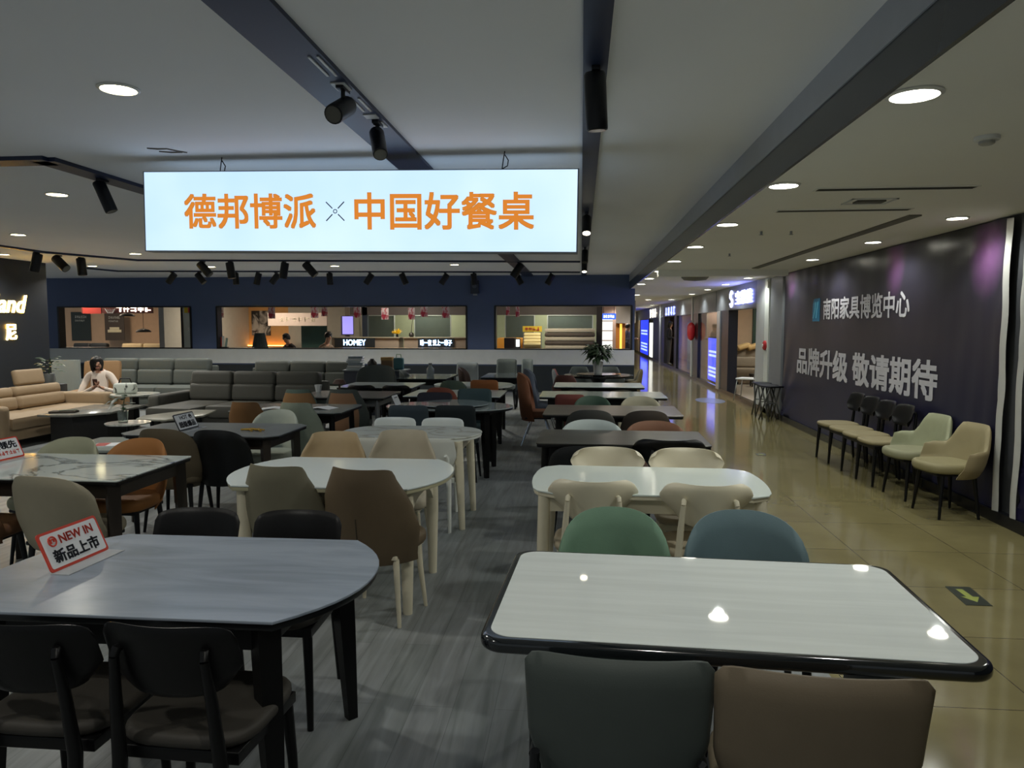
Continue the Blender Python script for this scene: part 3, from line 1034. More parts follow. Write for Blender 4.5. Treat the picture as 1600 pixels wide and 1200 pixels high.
def pendant(label, x, y, z, r):
    t = thing('pendant_lamp', label, 'pendant lamp', (x, y, z))
    MB().lathe([(r, 0), (r, .025), (r * .75, .07), (r * .25, .1), (.02, .11)], n=24).build('shade', M('black_shade', '15130f', .4), t)
    MB().cyl((0, 0, .1), (0, 0, ZC - z), .006).build('cord', BLACKM, t)
    return t


pendant('black dome pendant lamp hanging in the beige shop', -13.0, 21, 1.46, .21)
pendant('higher black pendant lamp partly behind the window head', -13.5, 21, 1.93, .21)
rs = thing('shop_sign', 'red and white lit sign strip over the beige shop window', 'sign', (0, 21.5, 0))
for q in (-15.0, -13.3):
    MB().cyl((q, .02, 2.28), (q, .02, ZC), .01).build('hanger', BLACKM, rs)
MB().span(-15.3, -13.0, 0, .05, 2.03, 2.3).build('board', M('maroon_board', '6b3a34', .5), rs, angle=0)
MB().span(-15.25, -14.65, -.01, 0, 2.02, 2.3).build('red_board', M('red_print', 'b8443c', .5), rs, angle=0)
marks(MB(), 1.15, .2, 5, lambda a, b, d: (-13.6 + a, -.005 - d, 2.17 + b), .01, 5).build('lettering', M('white_letter_light', 'fff8e8', emit=1.2), rs, angle=0)
mb = MB()
for q in range(-2, 3):
    mb.tube([(-14.35 + q * .07, -.02, 2.16), (-14.35 + q * .035, -.02, 2.04)], .008, 6)
mb.tube([(-14.52, -.02, 2.18), (-14.44, -.02, 2.04), (-14.26, -.02, 2.04), (-14.18, -.02, 2.18)], .008, 6)
mb.build('emblem', PAPER, rs)
t = thing('glass_partition', 'frosted glass partition with coloured stickers at the right of the beige shop', 'glass partition', (-10.72, 19.2, 0))
MB().span(-.02, .44, 0, .02, 0, 2.3).build('pane', M('grey_frosted_glass', '9db0b0', .25, alpha=.75), t, angle=0)
MB().span(-.08, -.03, -.02, .04, 0, 2.3).build('post', BLACKM, t, angle=0)
for q, c in enumerate(('e4c82a', 'cf3a3a', '3a7fcf')):
    MB().span(q * .11 + .02, q * .11 + .12, -.006, 0, 2.0, 2.16).build('sticker', M('sticker_' + c, c, .5), t, angle=0)
marks(MB(), .3, .07, 4, lambda a, b, d: (.24 + a, -.002 - d, 1.55 + b), .003, 3).build('lettering', PAPER, t, angle=0)
pic = thing('wall_picture', 'large black and white portrait picture on the honey wall', 'picture', (-10.9, YB - .05, 1.74))
MB().span(-.33, .33, 0, .03, -.42, .42).build('canvas', mat_streak('abstract_grey_print', '25201f', 'b9b4ae', .6, (3, 3, 2.2), .6, 1.2, .42, .56), pic, angle=0)
ls = thing('lamp_shade', 'ribbed dark green drum shade standing inside the second opening', 'lamp shade', (-8.42, 18.8, 1.02))
MB().lathe([(.21 + .006 * (k % 2), 0) if k < 1 else (.21 - .09 * k / 12, .44 * k / 12) for k in range(13)], n=40).build('shade', M('dark_pleated_fabric', '1d2a2a', .7), ls)
mb = MB()
for k in range(24):
    a = 2 * PI * k / 24
    mb.tube([(.212 * math.cos(a), .212 * math.sin(a), 0), (.122 * math.cos(a), .122 * math.sin(a), .44)], .006, 5)
mb.build('ribs', M('dark_pleat_edge', '31403f', .7), ls)
struct(MB().span(-8.95, -5.6, 18.55, 19.05, .95, 1.02).build('trim_29', M('pale_counter_top', '8d8878', .5), angle=0))
bk = thing('leaflet_rack', 'rack of red and white leaflets at the left of the second opening', 'leaflet rack', (-9.28, 18.4, ZB + .02))
for q, c in enumerate(('c8cac8', 'b23a34', 'd8d8d2', '8fa5a0')):
    MB().box(-.1 + q * .075, .02 * (q % 2), .13, .06, .012, .24 + .05 * (q % 3), 0, Matrix.Rotation((q - 1.5) * .12, 4, 'Y')).build('leaflet', M('leaflet_' + c, c, .6), bk, angle=0)
MB().span(-.17, .17, -.04, .06, 0, .02).build('base', BLACKM, bk, angle=0)
PNK = mat_streak('pink_print', 'd8c6c4', 'b82c44', .6, (9, 9, 9), .3, 1.0, .42, .55)
for k, (x, z) in enumerate([(-10.08, 2.03), (-8.62, 2.0), (-7.4, 2.02), (-7.08, 2.06), (-6.17, 2.02), (-5.4, 1.97), (-4.63, 1.97), (-4.29, 2.04), (-3.7, 2.01), (-1.98, 2.08), (-1.72, 2.04)]):
    t = thing('hanging_poster', ['pink poster hanging at the left end of the second opening', 'pink poster hanging left of the pale board', 'pink poster hanging above the brown seated person',
                                 'pink poster hanging near the right of the pale board', 'pink poster hanging over the purple screen', 'pink poster hanging above the yellow flower',
                                 'pink poster hanging above the slim vase', 'pink poster hanging above the second glowing counter', 'pink poster hanging at the right end of the long second opening',
                                 'thin pink poster at the left end of the rightmost opening', 'second thin pink poster in the rightmost opening'][k],
              'poster', (x, 20 + .05 * (k % 3), z), .25 * ((k % 3) - 1), 'pink hanging posters')
    w = .2 if k < 9 else .1
    MB().span(-w / 2, w / 2, 0, .006, -.15, .17).build('sheet', PNK, t, angle=0)
    MB().cyl((0, .003, .17), (0, .003, ZC - z), .003, None, 6).build('string', BLACKM, t)
t = thing('shop_board', 'pale pink lit board over the green doorway', 'sign board', (-8.85, 22.5, 1.85))
MB().span(-.95, .95, 0, .08, -.2, .2).build('board', M('pale_pink_board', 'cdbcb4', .6), t, angle=0)
for q in (-.8, .8):
    MB().cyl((q, .04, .18), (q, .04, ZC - 1.85), .012).build('hanger', BLACKM, t)
marks(MB(), 1.2, .14, 6, lambda a, b, d: (a, -d, b), .01, 12).build('lettering', M('pale_letter', 'e8dccb', .5), t, angle=0)
struct(MB().span(-9.0, -8.15, 23.2, 23.25, 0, 1.66).build('door_3', M('dark_green_door', '254340', .4), angle=0))
t = thing('wall_screen', 'purple glowing television on the taupe wall', 'screen', (-7.25, 22.5, 1.66))
MB().span(-.2, .2, 0, .05, -.3, .3, .01).build('housing', M('purple_housing', '3e3a66', .4), t)
MB().span(-.15, .19, -.006, 0, -.27, .28).build('display', M('purple_screen_glow', '8078c8', emit=.6), t, angle=0)
LBW = M('counter_letter_light', 'd6ecff', emit=.9)
CDK = M('dark_counter_panel', '232a30', .35)
CBR = M('taupe_counter_panel', '85786a', .5)


def counter(label, x0, xa, xb, x1, body, w, seed):
    t = thing('reception_counter', label, 'counter', (0, 21, 0))
    MB().span(x0, x1, .02, .6, 0, 1.30, .01).build('body', CBR, t)
    MB().span(xa, xb, -.01, .03, 1.02, 1.30).build('sign_panel', CDK, t, angle=0)
    MB().span(x0 - .03, x1 + .03, -.02, .64, 1.295, 1.32).build('counter_top', M('pale_counter_top', '8d8878', .5), t, angle=0)
    text('lettering', LBW, t, body, w, .17, lambda a, b, d: ((xa + xb) / 2 + a, -.012 - d, 1.165 + b), .012, .015)
    return t


counter('reception counter with white glowing HOMEY letters', -7.25, -7.15, -5.95, -5.25, 'HOMEY', .66, 1)
counter('reception counter with glowing white Chinese slogan', -5.1, -4.68, -3.62, -3.0, '睡一夜 爱上一辈子', .92, 2)
t = thing('shop_table', 'warm lit table running below the glowing counters', 'table', (-5.1, 20.2, 0))
MB().span(-2.1, 2.2, 0, .6, .98, 1.02, .005).build('tabletop', M('honey_table_top', 'b48a4c', .4), t)
for sx in (-2.0, 2.1):
    MB().span(sx - .03, sx + .03, .05, .55, 0, .98).build('leg', BLACKM, t, angle=0)
fl = thing('flower_vase', 'yellow flower arrangement in a slim vase on the counters', 'flowers', (-5.35, 21.25, 1.32))
MB().lathe([(.03, 0), (.04, .03), (.02, .1)], n=12).build('vase', BLACKM, fl)
mb = MB()
rnd = random.Random(4)
for k in range(26):
    a, e = rnd.random() * 2 * PI, rnd.random() * 1.2
    d = Vector((math.cos(a) * math.cos(e), math.sin(a) * math.cos(e), math.sin(e)))
    p = Vector((0, 0, .1))
    mb.tube([p, p + d * .1, p + d * .17], [.008, .016, .002], 6)
mb.build('petals', M('yellow_petal', 'e0b81c', .5), fl)
sv = thing('reed_vase', 'small dark round vase with a tall thin reed', 'vase', (-4.93, 21.25, 1.32))
MB().lathe([(.04, 0), (.075, .04), (.07, .1), (.03, .14)], n=16).build('vase', M('black_ceramic', '16140f', .4), sv)
MB().tube([(0, 0, .13), (.02, 0, .35), (.05, 0, .6)], [.012, .009, .004], 6).build('reed', M('dark_reed', '2b241c', .7), sv)
GGL = M('smoky_glass', '6f7a78', .12, alpha=.7)
for k, (x0, x1) in enumerate([(-6.95, -6.05), (-5.35, -4.2), (-2.4, -1.5), (-1.05, .35)]):
    t = thing('glass_screen', ['smoky glass screen behind the HOMEY counter', 'smoky curtained glass behind the slogan counter',
                               'smoky glass screen behind the yellow shop sign', 'smoky glass screen behind the mattress pile'][k], 'glass screen', ((x0 + x1) / 2, 23.6, 0), 0, 'smoky glass screens')
    h = (x1 - x0) / 2
    MB().span(-h, h, 0, .02, .1, 1.97).build('pane', GGL, t, angle=0)
    mb = MB()
    mb.span(-h - .03, -h, -.01, .03, 0, 2.0).span(h, h + .03, -.01, .03, 0, 2.0).span(-h, h, -.01, .03, 1.97, 2.0)
    mb.build('frame', WHITEP, t, angle=0)
mt = thing('mattress_pile', 'pile of thick mattresses with dark and pale edges in the rightmost opening', 'mattress display', (-.32, 21.2, 0))
for k in range(5):
    MB().span(-.72, .72, 0, 1.0, .98 + k * .12, 1.09 + k * .12, .035).build('mattress', M('mattress_pale' if k % 2 == 0 else 'mattress_dark', 'a59c8c' if k % 2 == 0 else '4a4038', .7), mt)
MB().span(-.75, .75, -.05, 1.05, 0, .98).build('base', M('mattress_base', '6d6558', .6), mt, angle=0)
yb = thing('yellow_bed_display', 'cream and yellow sloping bed display under a yellow sign', 'bed display', (-1.38, 21, 0))
mb = MB()
for k in range(4):
    mb.box(0, .1 + k * .05, 1.08 + k * .09, .5, .3, .1, .04, Matrix.Rotation(-.5, 4, 'X'))
mb.build('cushion', M('cream_yellow_fabric', 'd6c48c', .7), yb)
MB().span(-.3, .3, .05, .5, 0, 1.0).build('base', M('yellow_base', 'c09a3c', .6), yb, angle=0)
ys = thing('shop_sign', 'yellow sign board with red characters beside the mattresses', 'sign', (-1.36, 20.7, 1.56))
MB().span(-.27, .27, 0, .02, -.08, .08).build('board', M('yellow_board', 'd9b83a', .5), ys, angle=0)
marks(MB(), .42, .1, 4, lambda a, b, d: (a, -.002 - d, b), .004, 21).build('lettering', M('red_print', 'b8443c', .5), ys, angle=0)
for q in (-.25, .25):
    MB().span(q - .012, q + .012, 0, .02, -1.56, -.08).build('post', STEEL, ys, angle=0)
bx = thing('display_cabinet', 'dark box cabinet with a small lit white panel in the rightmost opening', 'cabinet', (-1.93, 20, 0))
MB().span(-.15, .15, 0, .4, 0, 1.32, .01).build('body', M('dark_brown_cabinet', '3a302b', .5), bx)
MB().span(.17, .27, .02, .06, 1.08, 1.28).build('lit_panel', M('white_display_glow', 'f4f6ee', emit=.4), bx, angle=0)
MB().span(.15, .29, .05, .1, 0, 1.3).build('stand', BLACKM, bx, angle=0)
ht = thing('round_lounge_chair', 'orange cushioned bench behind the dark box cabinet', 'bench', (-2.05, 21.5, 0))
MB().span(-.4, .4, 0, .5, .9, 1.3, .06).build('back', M('orange_cushion', 'c78a2e', .7), ht)
MB().span(-.4, .4, -.3, .5, 0, .92, .04).build('base', M('honey_wood_ledge', 'b98245', .5), ht)
t = thing('shop_sign', 'blue shop sign with red dot seen past the dark brown post', 'sign', (1.03, 28, 2.0))
MB().span(-.3, .3, 0, .05, -.11, .11).build('board', M('blue_board_glow', '2b4fb8', emit=.8), t, angle=0)
for q in (-.2, .2):
    MB().cyl((q, .025, .1), (q, .025, ZC - 2.0), .01).build('hanger', BLACKM, t)
marks(MB(), .4, .1, 5, lambda a, b, d: (a, -.002 - d, b), .004, 31).build('lettering', M('white_letter_light', 'fff8e8', emit=1.2), t, angle=0)
t = thing('advertising_pillar', 'tall orange lit panel at the far left of the corridor', 'light pillar', (1.43, 27.2, 0))
MB().span(-.17, .17, 0, .05, .0, 1.74).build('board', M('orange_panel', 'b06a24', .5), t, angle=0)
MB().span(-.03, .05, -.01, 0, .05, 1.72).build('glow', M('orange_strip_glow', 'ffb648', emit=.6), t, angle=0)
t = thing('goods_shelf', 'bright white shop shelves far behind the rightmost opening', 'shelf', (.95, 29, 0))
MB().span(-.28, .28, .3, .36, 0, 1.9).build('back', M('white_display_glow', 'f4f6ee', emit=.4), t, angle=0)
for q in range(5):
    MB().span(-.28, .28, 0, .3, .3 + q * .38, .33 + q * .38).build('shelf', M('pinkish_shelf', 'c89c88', .5), t, angle=0)
struct(MB().span(-4, 1.95, 30.5, 30.6, 0, ZL).build('wall_far_shop', M('reddish_far_wall', 'a88878', .7), angle=0))
struct(MB().span(1.95, 2.0, 30.5, 62, 0, ZL).build('wall_arcade_left', M('brown_arcade_wall', 'b5a58a', .4), angle=0))
room_light(.9, 26, ZL + .2, LP_SHOP * .35, (1, .9, .8), name='light panel above the far reddish shop')
sp = thing('wall_speaker', 'small dark loudspeaker mounted on the fascia right of centre', 'speaker', (-2.62, YP - .01, 2.6))
MB().span(-.1, .1, -.14, -.02, -.16, .16, .01).build('cabinet', M('navy_speaker', '27303f', .5), sp)
MB().tube([(0, -.142, .03), (0, -.15, .03)], [.06, .055], 20).build('cone', M('speaker_cone', '4a5262', .5), sp)
MB().span(-.05, .05, -.03, .0, -.2, -.16).build('bracket', STEEL, sp, angle=0)
#@@PART3

# ------------------------------------------------------------ chairs
def sm(a, b, x):
    t = max(0.0, min(1.0, (x - a) / (b - a)))
    return t * t * (3 - 2 * t)


def interp(tab, v):
    for (a, p), (b, q) in zip(tab[:-1], tab[1:]):
        if v <= b:
            return p + (q - p) * sm(a, b, v)
    return tab[-1][1]


CH = {
    # W half width, A wrap, D curve depth, zb bottom, H top, hw width profile, side height
    'round': dict(W=.25, A=1.2, D=.28, zb=.36, H=.82, hw=[(0, .80), (.5, 1), (1, .97)], zs=.56, p=2.6, t=.045),
    'square': dict(W=.235, A=.5, D=.24, zb=.43, H=.84, hw=[(0, .90), (.4, 1), (1, .97)], zs=.80, p=7, t=.05),
    'lowsquare': dict(W=.24, A=.62, D=.24, zb=.47, H=.845, hw=[(0, .84), (.45, 1), (1, 1.02)], zs=.815, p=9, t=.055),
    'wing': dict(W=.27, A=1.15, D=.31, zb=.34, H=.87, hw=[(0, .84), (.45, 1.0), (.62, .94), (1, .66)], zs=.83, p=7, t=.04),
    'arm': dict(W=.33, A=1.72, D=.26, zb=.36, H=.80, hw=[(0, .84), (.5, 1), (1, 1.0)], zs=.60, p=0, t=.05),
    'tall': dict(W=.30, A=1.2, D=.28, zb=.34, H=1.0, hw=[(0, .75), (.45, 1.0), (1, .6)], zs=.80, p=3, t=.05),
}


def legs_tapered(t, mat, w=.19, d=.19, h=.42, spl=.035, r0=.019, r1=.011, square=False):
    for sx in (-1, 1):
        for sy in (-1, 1):
            mb = MB()
            mb.tube([(sx * w, sy * d, h), (sx * (w + spl * .5), sy * (d + spl * .5), h * .5), (sx * (w + spl), sy * (d + spl), 0)],
                    [r0 * (1.25 if square else 1), (r0 + r1) / 2, r1], 4 if square else 12)
            mb.build('leg', mat, t)


def cushion(t, mat, w, d, z0, z1, bev=.03, p=3.2, name='seat', cy=.02):
    out = []
    for k in range(28):
        a = 2 * PI * k / 28
        ca, sa = math.cos(a), math.sin(a)
        out.append((w * math.copysign(abs(ca) ** (2 / p), ca), cy + d * math.copysign(abs(sa) ** (2 / p), sa)))
    return MB().prism(out, z0, z1, min(bev, (z1 - z0) * .48), steps=4).build(name, mat, t)


def shell_chair(kind, x, yb, face, label, c_out, c_in=None, c_seat=None, leg=None, H=None, wf=1.0, panel=None, c_panel=None, cat='chair',
                name='dining_chair', rough=.62, legkind='taper', group='dining chairs around the display tables', turn=0):
    """yb: where the outer face of the back stands; face 'n' looks away from the camera (+Y), 's' looks back (-Y), 'e' +X, 'w' -X"""
    rz = {'n': 0, 's': PI, 'e': -PI / 2, 'w': PI / 2}[face] + turn
    k = CH[kind]
    off = .27
    cx, cy = {'n': (x, yb + off), 's': (x, yb - off), 'e': (x + off, yb), 'w': (x - off, yb)}[face]
    t = thing(name, label, cat, (cx, cy, 0), rz, group)
    c_in = c_in or c_out
    Wd, A, D, zb, Ht = k['W'] * wf, k['A'], k['D'], k['zb'], H or k['H']
    zs = k['zs'] + (Ht - k['H'])
    sA = math.sin(min(A, PI / 2))

    def fn(u, v):
        a = u * A
        au = abs(u)
        if kind == 'arm':
            zt = Ht + (zs - Ht) * sm(.30, .62, au) - .02 * sm(.8, 1, au)
        else:
            q = (max(0.0, 1 - au ** k['p'])) ** (1 / 2.0)
            zt = zs + (Ht - zs) * q
        hw = interp(k['hw'], v)
        xx = Wd * hw * math.sin(a) / sA
        yy = -.25 + D * (1 - math.cos(a)) * (1.0 if kind != 'wing' else (1.15 - .55 * v)) - .07 * (v - .5)
        return (xx, yy, zb + (zt - zb) * v)
    mi = [fab(c_in, rough), fab(c_out, rough)]
    if panel:
        mi = [fab(c_out, rough), fab(c_panel, rough)]
    MB().shell(fn, 24, 12, k['t'], 0, 1, panel).build('backrest', mi, t, angle=60)
    if kind == 'wing' and leg is not None and face == 'n':
        MB().tube([Vector(fn(0, q / 6)) + Vector((0, -k['t'] * .5 - .001, 0)) for q in range(0, 4)], .0035, 6).build('seam', fab('3a342a'), t)
    sw = min(.235, Wd * .93)
    cushion(t, fab(c_seat or c_in, rough), sw, .225, .39, .475, .035)
    lm = leg or BLACKM
    if legkind == 'taper':
        legs_tapered(t, lm, .17, .135, .38)
    elif legkind == 'metal':
        for sx in (-1, 1):
            mb = MB()
            mb.tube([(sx * .205, -.25, .58), (sx * .215, -.22, .45), (sx * .22, -.27, .2), (sx * .225, -.30, 0)], [.012, .014, .014, .011], 10)
            mb.build('leg', BLACKM, t)
            mb = MB()
            mb.tube([(sx * .24, .0, .42), (sx * .24, .17, .40), (sx * .25, .2, .2), (sx * .25, .22, 0)], [.012, .014, .014, .011], 10)
            mb.build('leg', BLACKM, t)
        MB().tube([(-.245, -.2, .42), (0, -.21, .40), (.245, -.2, .42)], .012, 8).build('seat_rail', BLACKM, t)
    elif legkind == 'chrome':
        for sx in (-1, 1):
            for sy in (-1, 1):
                MB().tube([(sx * .1, sy * .1, .36), (sx * .22, sy * .22, 0)], [.012, .009], 10).build('leg', CHROME, t)
    MB().span(-sw * .8, sw * .8, -.17, .19, .37, .395, .008).build('seat_base', lm, t)
    return t


PLATES = {
    'rounded': dict(W=.205, zb=.575, H=.80, hw=[(0, .80), (.35, 1), (1, 1)], p=5, drop=.05),
    'butterfly': dict(W=.245, zb=.60, H=.835, hw=None, p=9, drop=.035),
    'soft': dict(W=.21, zb=.52, H=.785, hw=[(0, .9), (.4, 1), (1, .95)], p=6, drop=.04),
}


def plate_chair(kind, x, yb, face, label, wood, c_seat, seat_mat=None, wf=1.0, group='dining chairs around the display tables', turn=0, name='dining_chair', H=0):
    rz = {'n': 0, 's': PI, 'e': -PI / 2, 'w': PI / 2}[face] + turn
    off = .26
    cx, cy = {'n': (x, yb + off), 's': (x, yb - off), 'e': (x + off, yb), 'w': (x - off, yb)}[face]
    t = thing(name, label, 'chair', (cx, cy, 0), rz, group)
    k = PLATES[kind]
    A, D = (.75, .48) if kind == 'butterfly' else (.55, .42)
    sA = math.sin(A)

    def fn(u, v):
        a = u * A
        q = (max(0.0, 1 - abs(u) ** k['p'])) ** .5
        zt = k['H'] + H - k['drop'] + k['drop'] * q
        z0 = k['zb'] + H + .05 * (1 - q) * (1 if kind != 'butterfly' else .3)
        hw = interp(k['hw'], v) if k['hw'] else .5 + .5 * sm(-.1, .82, v) - .20 * max(0, (v - .74) / .26) ** 2.2
        xx = k['W'] * wf * hw * math.sin(a) / sA
        return (xx, -.235 + D * (1 - math.cos(a)) - .05 * (v - .5), z0 + (zt - z0) * v)
    MB().shell(fn, 26, 18, .02).build('backrest', wood, t, angle=60)
    cushion(t, seat_mat or fab(c_seat), .215, .215, .425, .47, .022, 3.6)
    MB().prism([(-.19, -.18), (.19, -.18), (.2, .19), (-.2, .19)], .385, .425, .006).build('seat_frame', wood, t)
    for sx in (-1, 1):
        mb = MB()
        mb.tube([(sx * .165, -.255, 0), (sx * .155, -.215, .40), (sx * .145, -.235, .60), (sx * .135, -.25, k['zb'] + H + .13)], [.014, .021, .017, .013], 12)
        if kind != 'soft':
            mb.tube([(sx * .135, -.25, k['zb'] + H + .13), (sx * .132, -.243, k['zb'] + H + .15), (sx * .13, -.225, k['zb'] + H + .15)], [.013, .014, .012], 10)
        mb.build('leg', wood, t)
        MB().tube([(sx * .175, .17, .41), (sx * .185, .185, .2), (sx * .19, .195, 0)], [.021, .017, .013], 12).build('leg', wood, t)
    return t


# ------------------------------------------------------------ tables
def outline(shape, w, d, r=.05, n=8):
    o = []
    hw, hd = w / 2, d / 2
    if shape == 'rect':
        for cx, cy, a0 in ((hw - r, -hd + r, -PI / 2), (hw - r, hd - r, 0), (-hw + r, hd - r, PI / 2), (-hw + r, -hd + r, PI)):
            for q in range(n + 1):
                a = a0 + PI / 2 * q / n
                o.append((cx + r * math.cos(a), cy + r * math.sin(a)))
    elif shape == 'boat':       # straight long edges with bowed ends, a faint corner between
        b = r
        for sgn in (1, -1):
            for q in range(15):
                tt = -1 + 2 * q / 14
                o.append((sgn * (hw - b * abs(tt) ** 2.2), sgn * hd * tt))
    elif shape == 'pill':
        for sgn in (1, -1):
            for q in range(21):
                a = -PI / 2 + PI * q / 20
                o.append((sgn * (hw - r + r * math.cos(a)), sgn * hd * math.sin(a)))
    elif shape == 'round':
        for q in range(48):
            a = 2 * PI * q / 48
            o.append((hw * math.cos(a), hd * math.sin(a)))
    elif shape == 'chamfer':
        c = r
        o = [(hw, -hd + c), (hw, hd - c), (hw - c, hd), (-hw + c, hd), (-hw, hd - c), (-hw, -hd + c), (-hw + c, -hd), (hw - c, -hd)]
    elif shape == 'soft':       # rounded rectangle with gently bowed short ends
        for sgn in (1, -1):
            for q in range(15):
                tt = -1 + 2 * q / 14
                b = .05 * abs(tt) ** 2 + .09 * max(0, abs(tt) - .80) ** 1.5 / .2 ** 1.5
                o.append((sgn * (hw - b), sgn * (hd * tt)))
    return o


def table(label, x, y, w, d, shape, top, edge, legm, legstyle='taper', r=.05, rz=0, h=.75, th=.022, rim=False, apron=True, name='dining_table',
          legin=(.12, .1), group='dining tables on display', cat='dining table', legr=.03, spl=.02):
    t = thing(name, label, cat, (x, y, 0), rz, group)
    out = outline(shape, w, d, r)
    if rim:         # thick dark moulded rim round a flush top
        MB().prism(out, h - .045, h - .002, .016, steps=4).build('rim', edge, t)
        ins = [(px * (1 - .055 / w), py * (1 - .055 / d)) for px, py in out]
        MB().prism(ins, h - .012, h, .001).build('tabletop', top, t, angle=30)
    else:
        tp = MB().prism(out, h - th * .45, h, .003, steps=2).build('tabletop', top, t, angle=30)
        MB().prism([(px * (1 - .012 / w), py * (1 - .012 / d)) for px, py in out], h - th - .012, h - th * .45, .006, steps=2).build('top_edge', edge, tp, angle=30)
    zt = h - th - .012
    lx, ly = w / 2 - legin[0], d / 2 - legin[1]
    if apron and legstyle not in ('panel', 'pedestal'):
        mb = MB()
        a = .085
        mb.span(-lx, lx, -ly - .01, -ly + .012, zt - a, zt).span(-lx, lx, ly - .012, ly + .01, zt - a, zt)
        mb.span(-lx - .01, -lx + .012, -ly, ly, zt - a, zt).span(lx - .012, lx + .01, -ly, ly, zt - a, zt)
        mb.build('apron', legm, t, angle=0)
    if legstyle in ('taper', 'square', 'arch'):
        for sx in (-1, 1):
            for sy in (-1, 1):
                mb = MB()
                if legstyle == 'square':
                    mb.tube([(sx * lx, sy * ly, zt), (sx * (lx + spl * .4), sy * (ly + spl * .3), zt * .55), (sx * (lx + spl), sy * (ly + spl * .6), 0)],
                            [legr * 1.55, legr * 1.35, legr * .85], 4)
                else:
                    mb.tube([(sx * lx, sy * ly, zt), (sx * (lx + spl * .3), sy * (ly + spl * .2), zt * .62), (sx * (lx + spl), sy * (ly + spl * .5), 0)],
                            [legr, legr * 1.02, legr * .68], 16)
                mb.build('leg', legm, t)
    if legstyle == 'arch':      # curved webs between the legs of each short side
        for sx in (-1, 1):
            mb = MB()
            N = 14
            for s0 in (0,):
                A_, B_ = [], []
                for q in range(N + 1):
                    yy = -ly + 2 * ly * q / N
                    zz = zt - .09 - .16 * (abs(yy) / ly) ** 3.5
                    for dx, L_ in ((-.014, A_), (.014, B_)):
                        L_.append((mb.bm.verts.new((sx * lx + dx, yy, zz)), mb.bm.verts.new((sx * lx + dx, yy, zt))))
                for q in range(N):
                    mb.f([A_[q][0], A_[q][1], A_[q + 1][1], A_[q + 1][0]])
                    mb.f([B_[q][0], B_[q + 1][0], B_[q + 1][1], B_[q][1]])
                    mb.f([A_[q][0], A_[q + 1][0], B_[q + 1][0], B_[q][0]])
                    mb.f([A_[q][1], B_[q][1], B_[q + 1][1], A_[q + 1][1]])
            mb.build('arched_rail', legm, t)
    if legstyle == 'panel':
        for sx in (-1, 1):
            MB().box(sx * lx, 0, zt / 2, .07, d * .55, zt, .012).build('leg', legm, t)
            MB().span(sx * lx - .05, sx * lx + .05, -d * .38, d * .38, 0, .02, .006).build('foot', legm, t)
        MB().span(-lx, lx, -.05, .05, zt - .09, zt, .005).build('beam', legm, t)
        MB().span(-lx, lx, -d * .36, d * .36, zt - .03, zt, .003).build('under_frame', legm, t)
    if legstyle == 'pedestal':
        MB().lathe([(.30, 0), (.30, .02), (.12, .05), (.09, .12), (.08, zt - .15), (.16, zt - .02), (.2, zt)], n=28).build('pedestal', legm, t)
    if legstyle == 'block':
        for sx in (-1, 1):
            MB().box(sx * .17, 0, zt / 2, .12, d * .5, zt, .015, sx * .25).build('pedestal', legm, t)
        MB().span(-.42, .42, -d * .3, d * .3, 0, .03, .008).build('foot', legm, t)
    return t


TOPW = mat_streak('white_streaked_top', 'dbe1df', 'd2d8d6', .03, (1.5, 22, 1), 0, .5)
RIMD = M('dark_glossy_rim', '15191c', .12, coat=.6)
TOPS = mat_streak('grey_stone_top', '7b8591', '8f99a6', .24, (1.3, 6, 1), .35, 1.4, .36, .66)
TOPP = M('plain_white_top', 'd4dddc', .16, var=(3, .03))
TOPC = M('white_gloss_top', 'd6dfd9', .12, var=(3, .03))
MARB = mat_marble('white_veined_marble', 'c0c8c4', '6a7474', .08, 1.0, .014)
MARB2 = mat_marble('cream_marble', 'd6d9d0', 'b4b3a6', .10, 1.6, .02)
SLATE = mat_streak('slate_grey_top', '6a6f72', '747a7d', .3, (4, 4, 1), 0, .6)
DGREY = mat_streak('dark_grey_wood_top', '33332f', '3f3f3a', .28, (1.2, 14, 1), 0, .8)
UMBER = mat_streak('grey_brown_wood_top', '4c4640', '5c554c', .3, (1.2, 14, 1), 0, .8)
PALE = M('pale_grey_gloss_top', '9fa7a0', .15, var=(3, .04))
GLOSSD = M('dark_gloss_top', '3b4346', .08, var=(3, .05))

# right row, nearest first
table('nearest white table with a thick glossy dark rim at lower right', .43, 2.455, 1.41, .875, 'rect', TOPW, RIMD, M('charcoal_base', '1b1f20', .45), 'panel', .075, R(-2.7), rim=True, legin=(.165, .1))
shell_chair('lowsquare', .11, 1.755, 'n', 'grey green fabric chair with its back to us at the white dark-rimmed table', '454c49', c_seat='6c7d78', legkind='metal', H=.845, turn=R(-3), wf=.95)
shell_chair('lowsquare', .585, 1.70, 'n', 'taupe beige fabric chair with its back to us at the white dark-rimmed table', '6a5f4e', c_seat='857a66', legkind='metal', H=.85, turn=R(-4), wf=1.0)
shell_chair('round', .145, 3.22, 's', 'sage green round-backed chair behind the white dark-rimmed table', '6f8f78', H=.855, wf=.98)
shell_chair('round', .69, 3.22, 's', 'blue grey round-backed chair behind the white dark-rimmed table', '647a80', H=.855, wf=1.06)
table('white topped table with cream legs and four butterfly-backed cream chairs', .39, 4.335, 1.34, .80, 'soft', TOPC, CREAMW, CREAMW, 'taper', .08, R(-1), legin=(.09, .08), legr=.034)
for x, yb, f, lab in [(.07, 3.83, 'n', 'left near cream butterfly-backed chair at the cream legged table'), (.665, 3.79, 'n', 'right near cream butterfly-backed chair at the cream legged table'),
                      (.18, 5.0, 's', 'left far cream butterfly-backed chair behind the cream legged table'), (.69, 5.0, 's', 'right far cream butterfly-backed chair behind the cream legged table')]:
    plate_chair('butterfly', x, yb, f, lab, CREAMW, 'a89d86', H=.0)
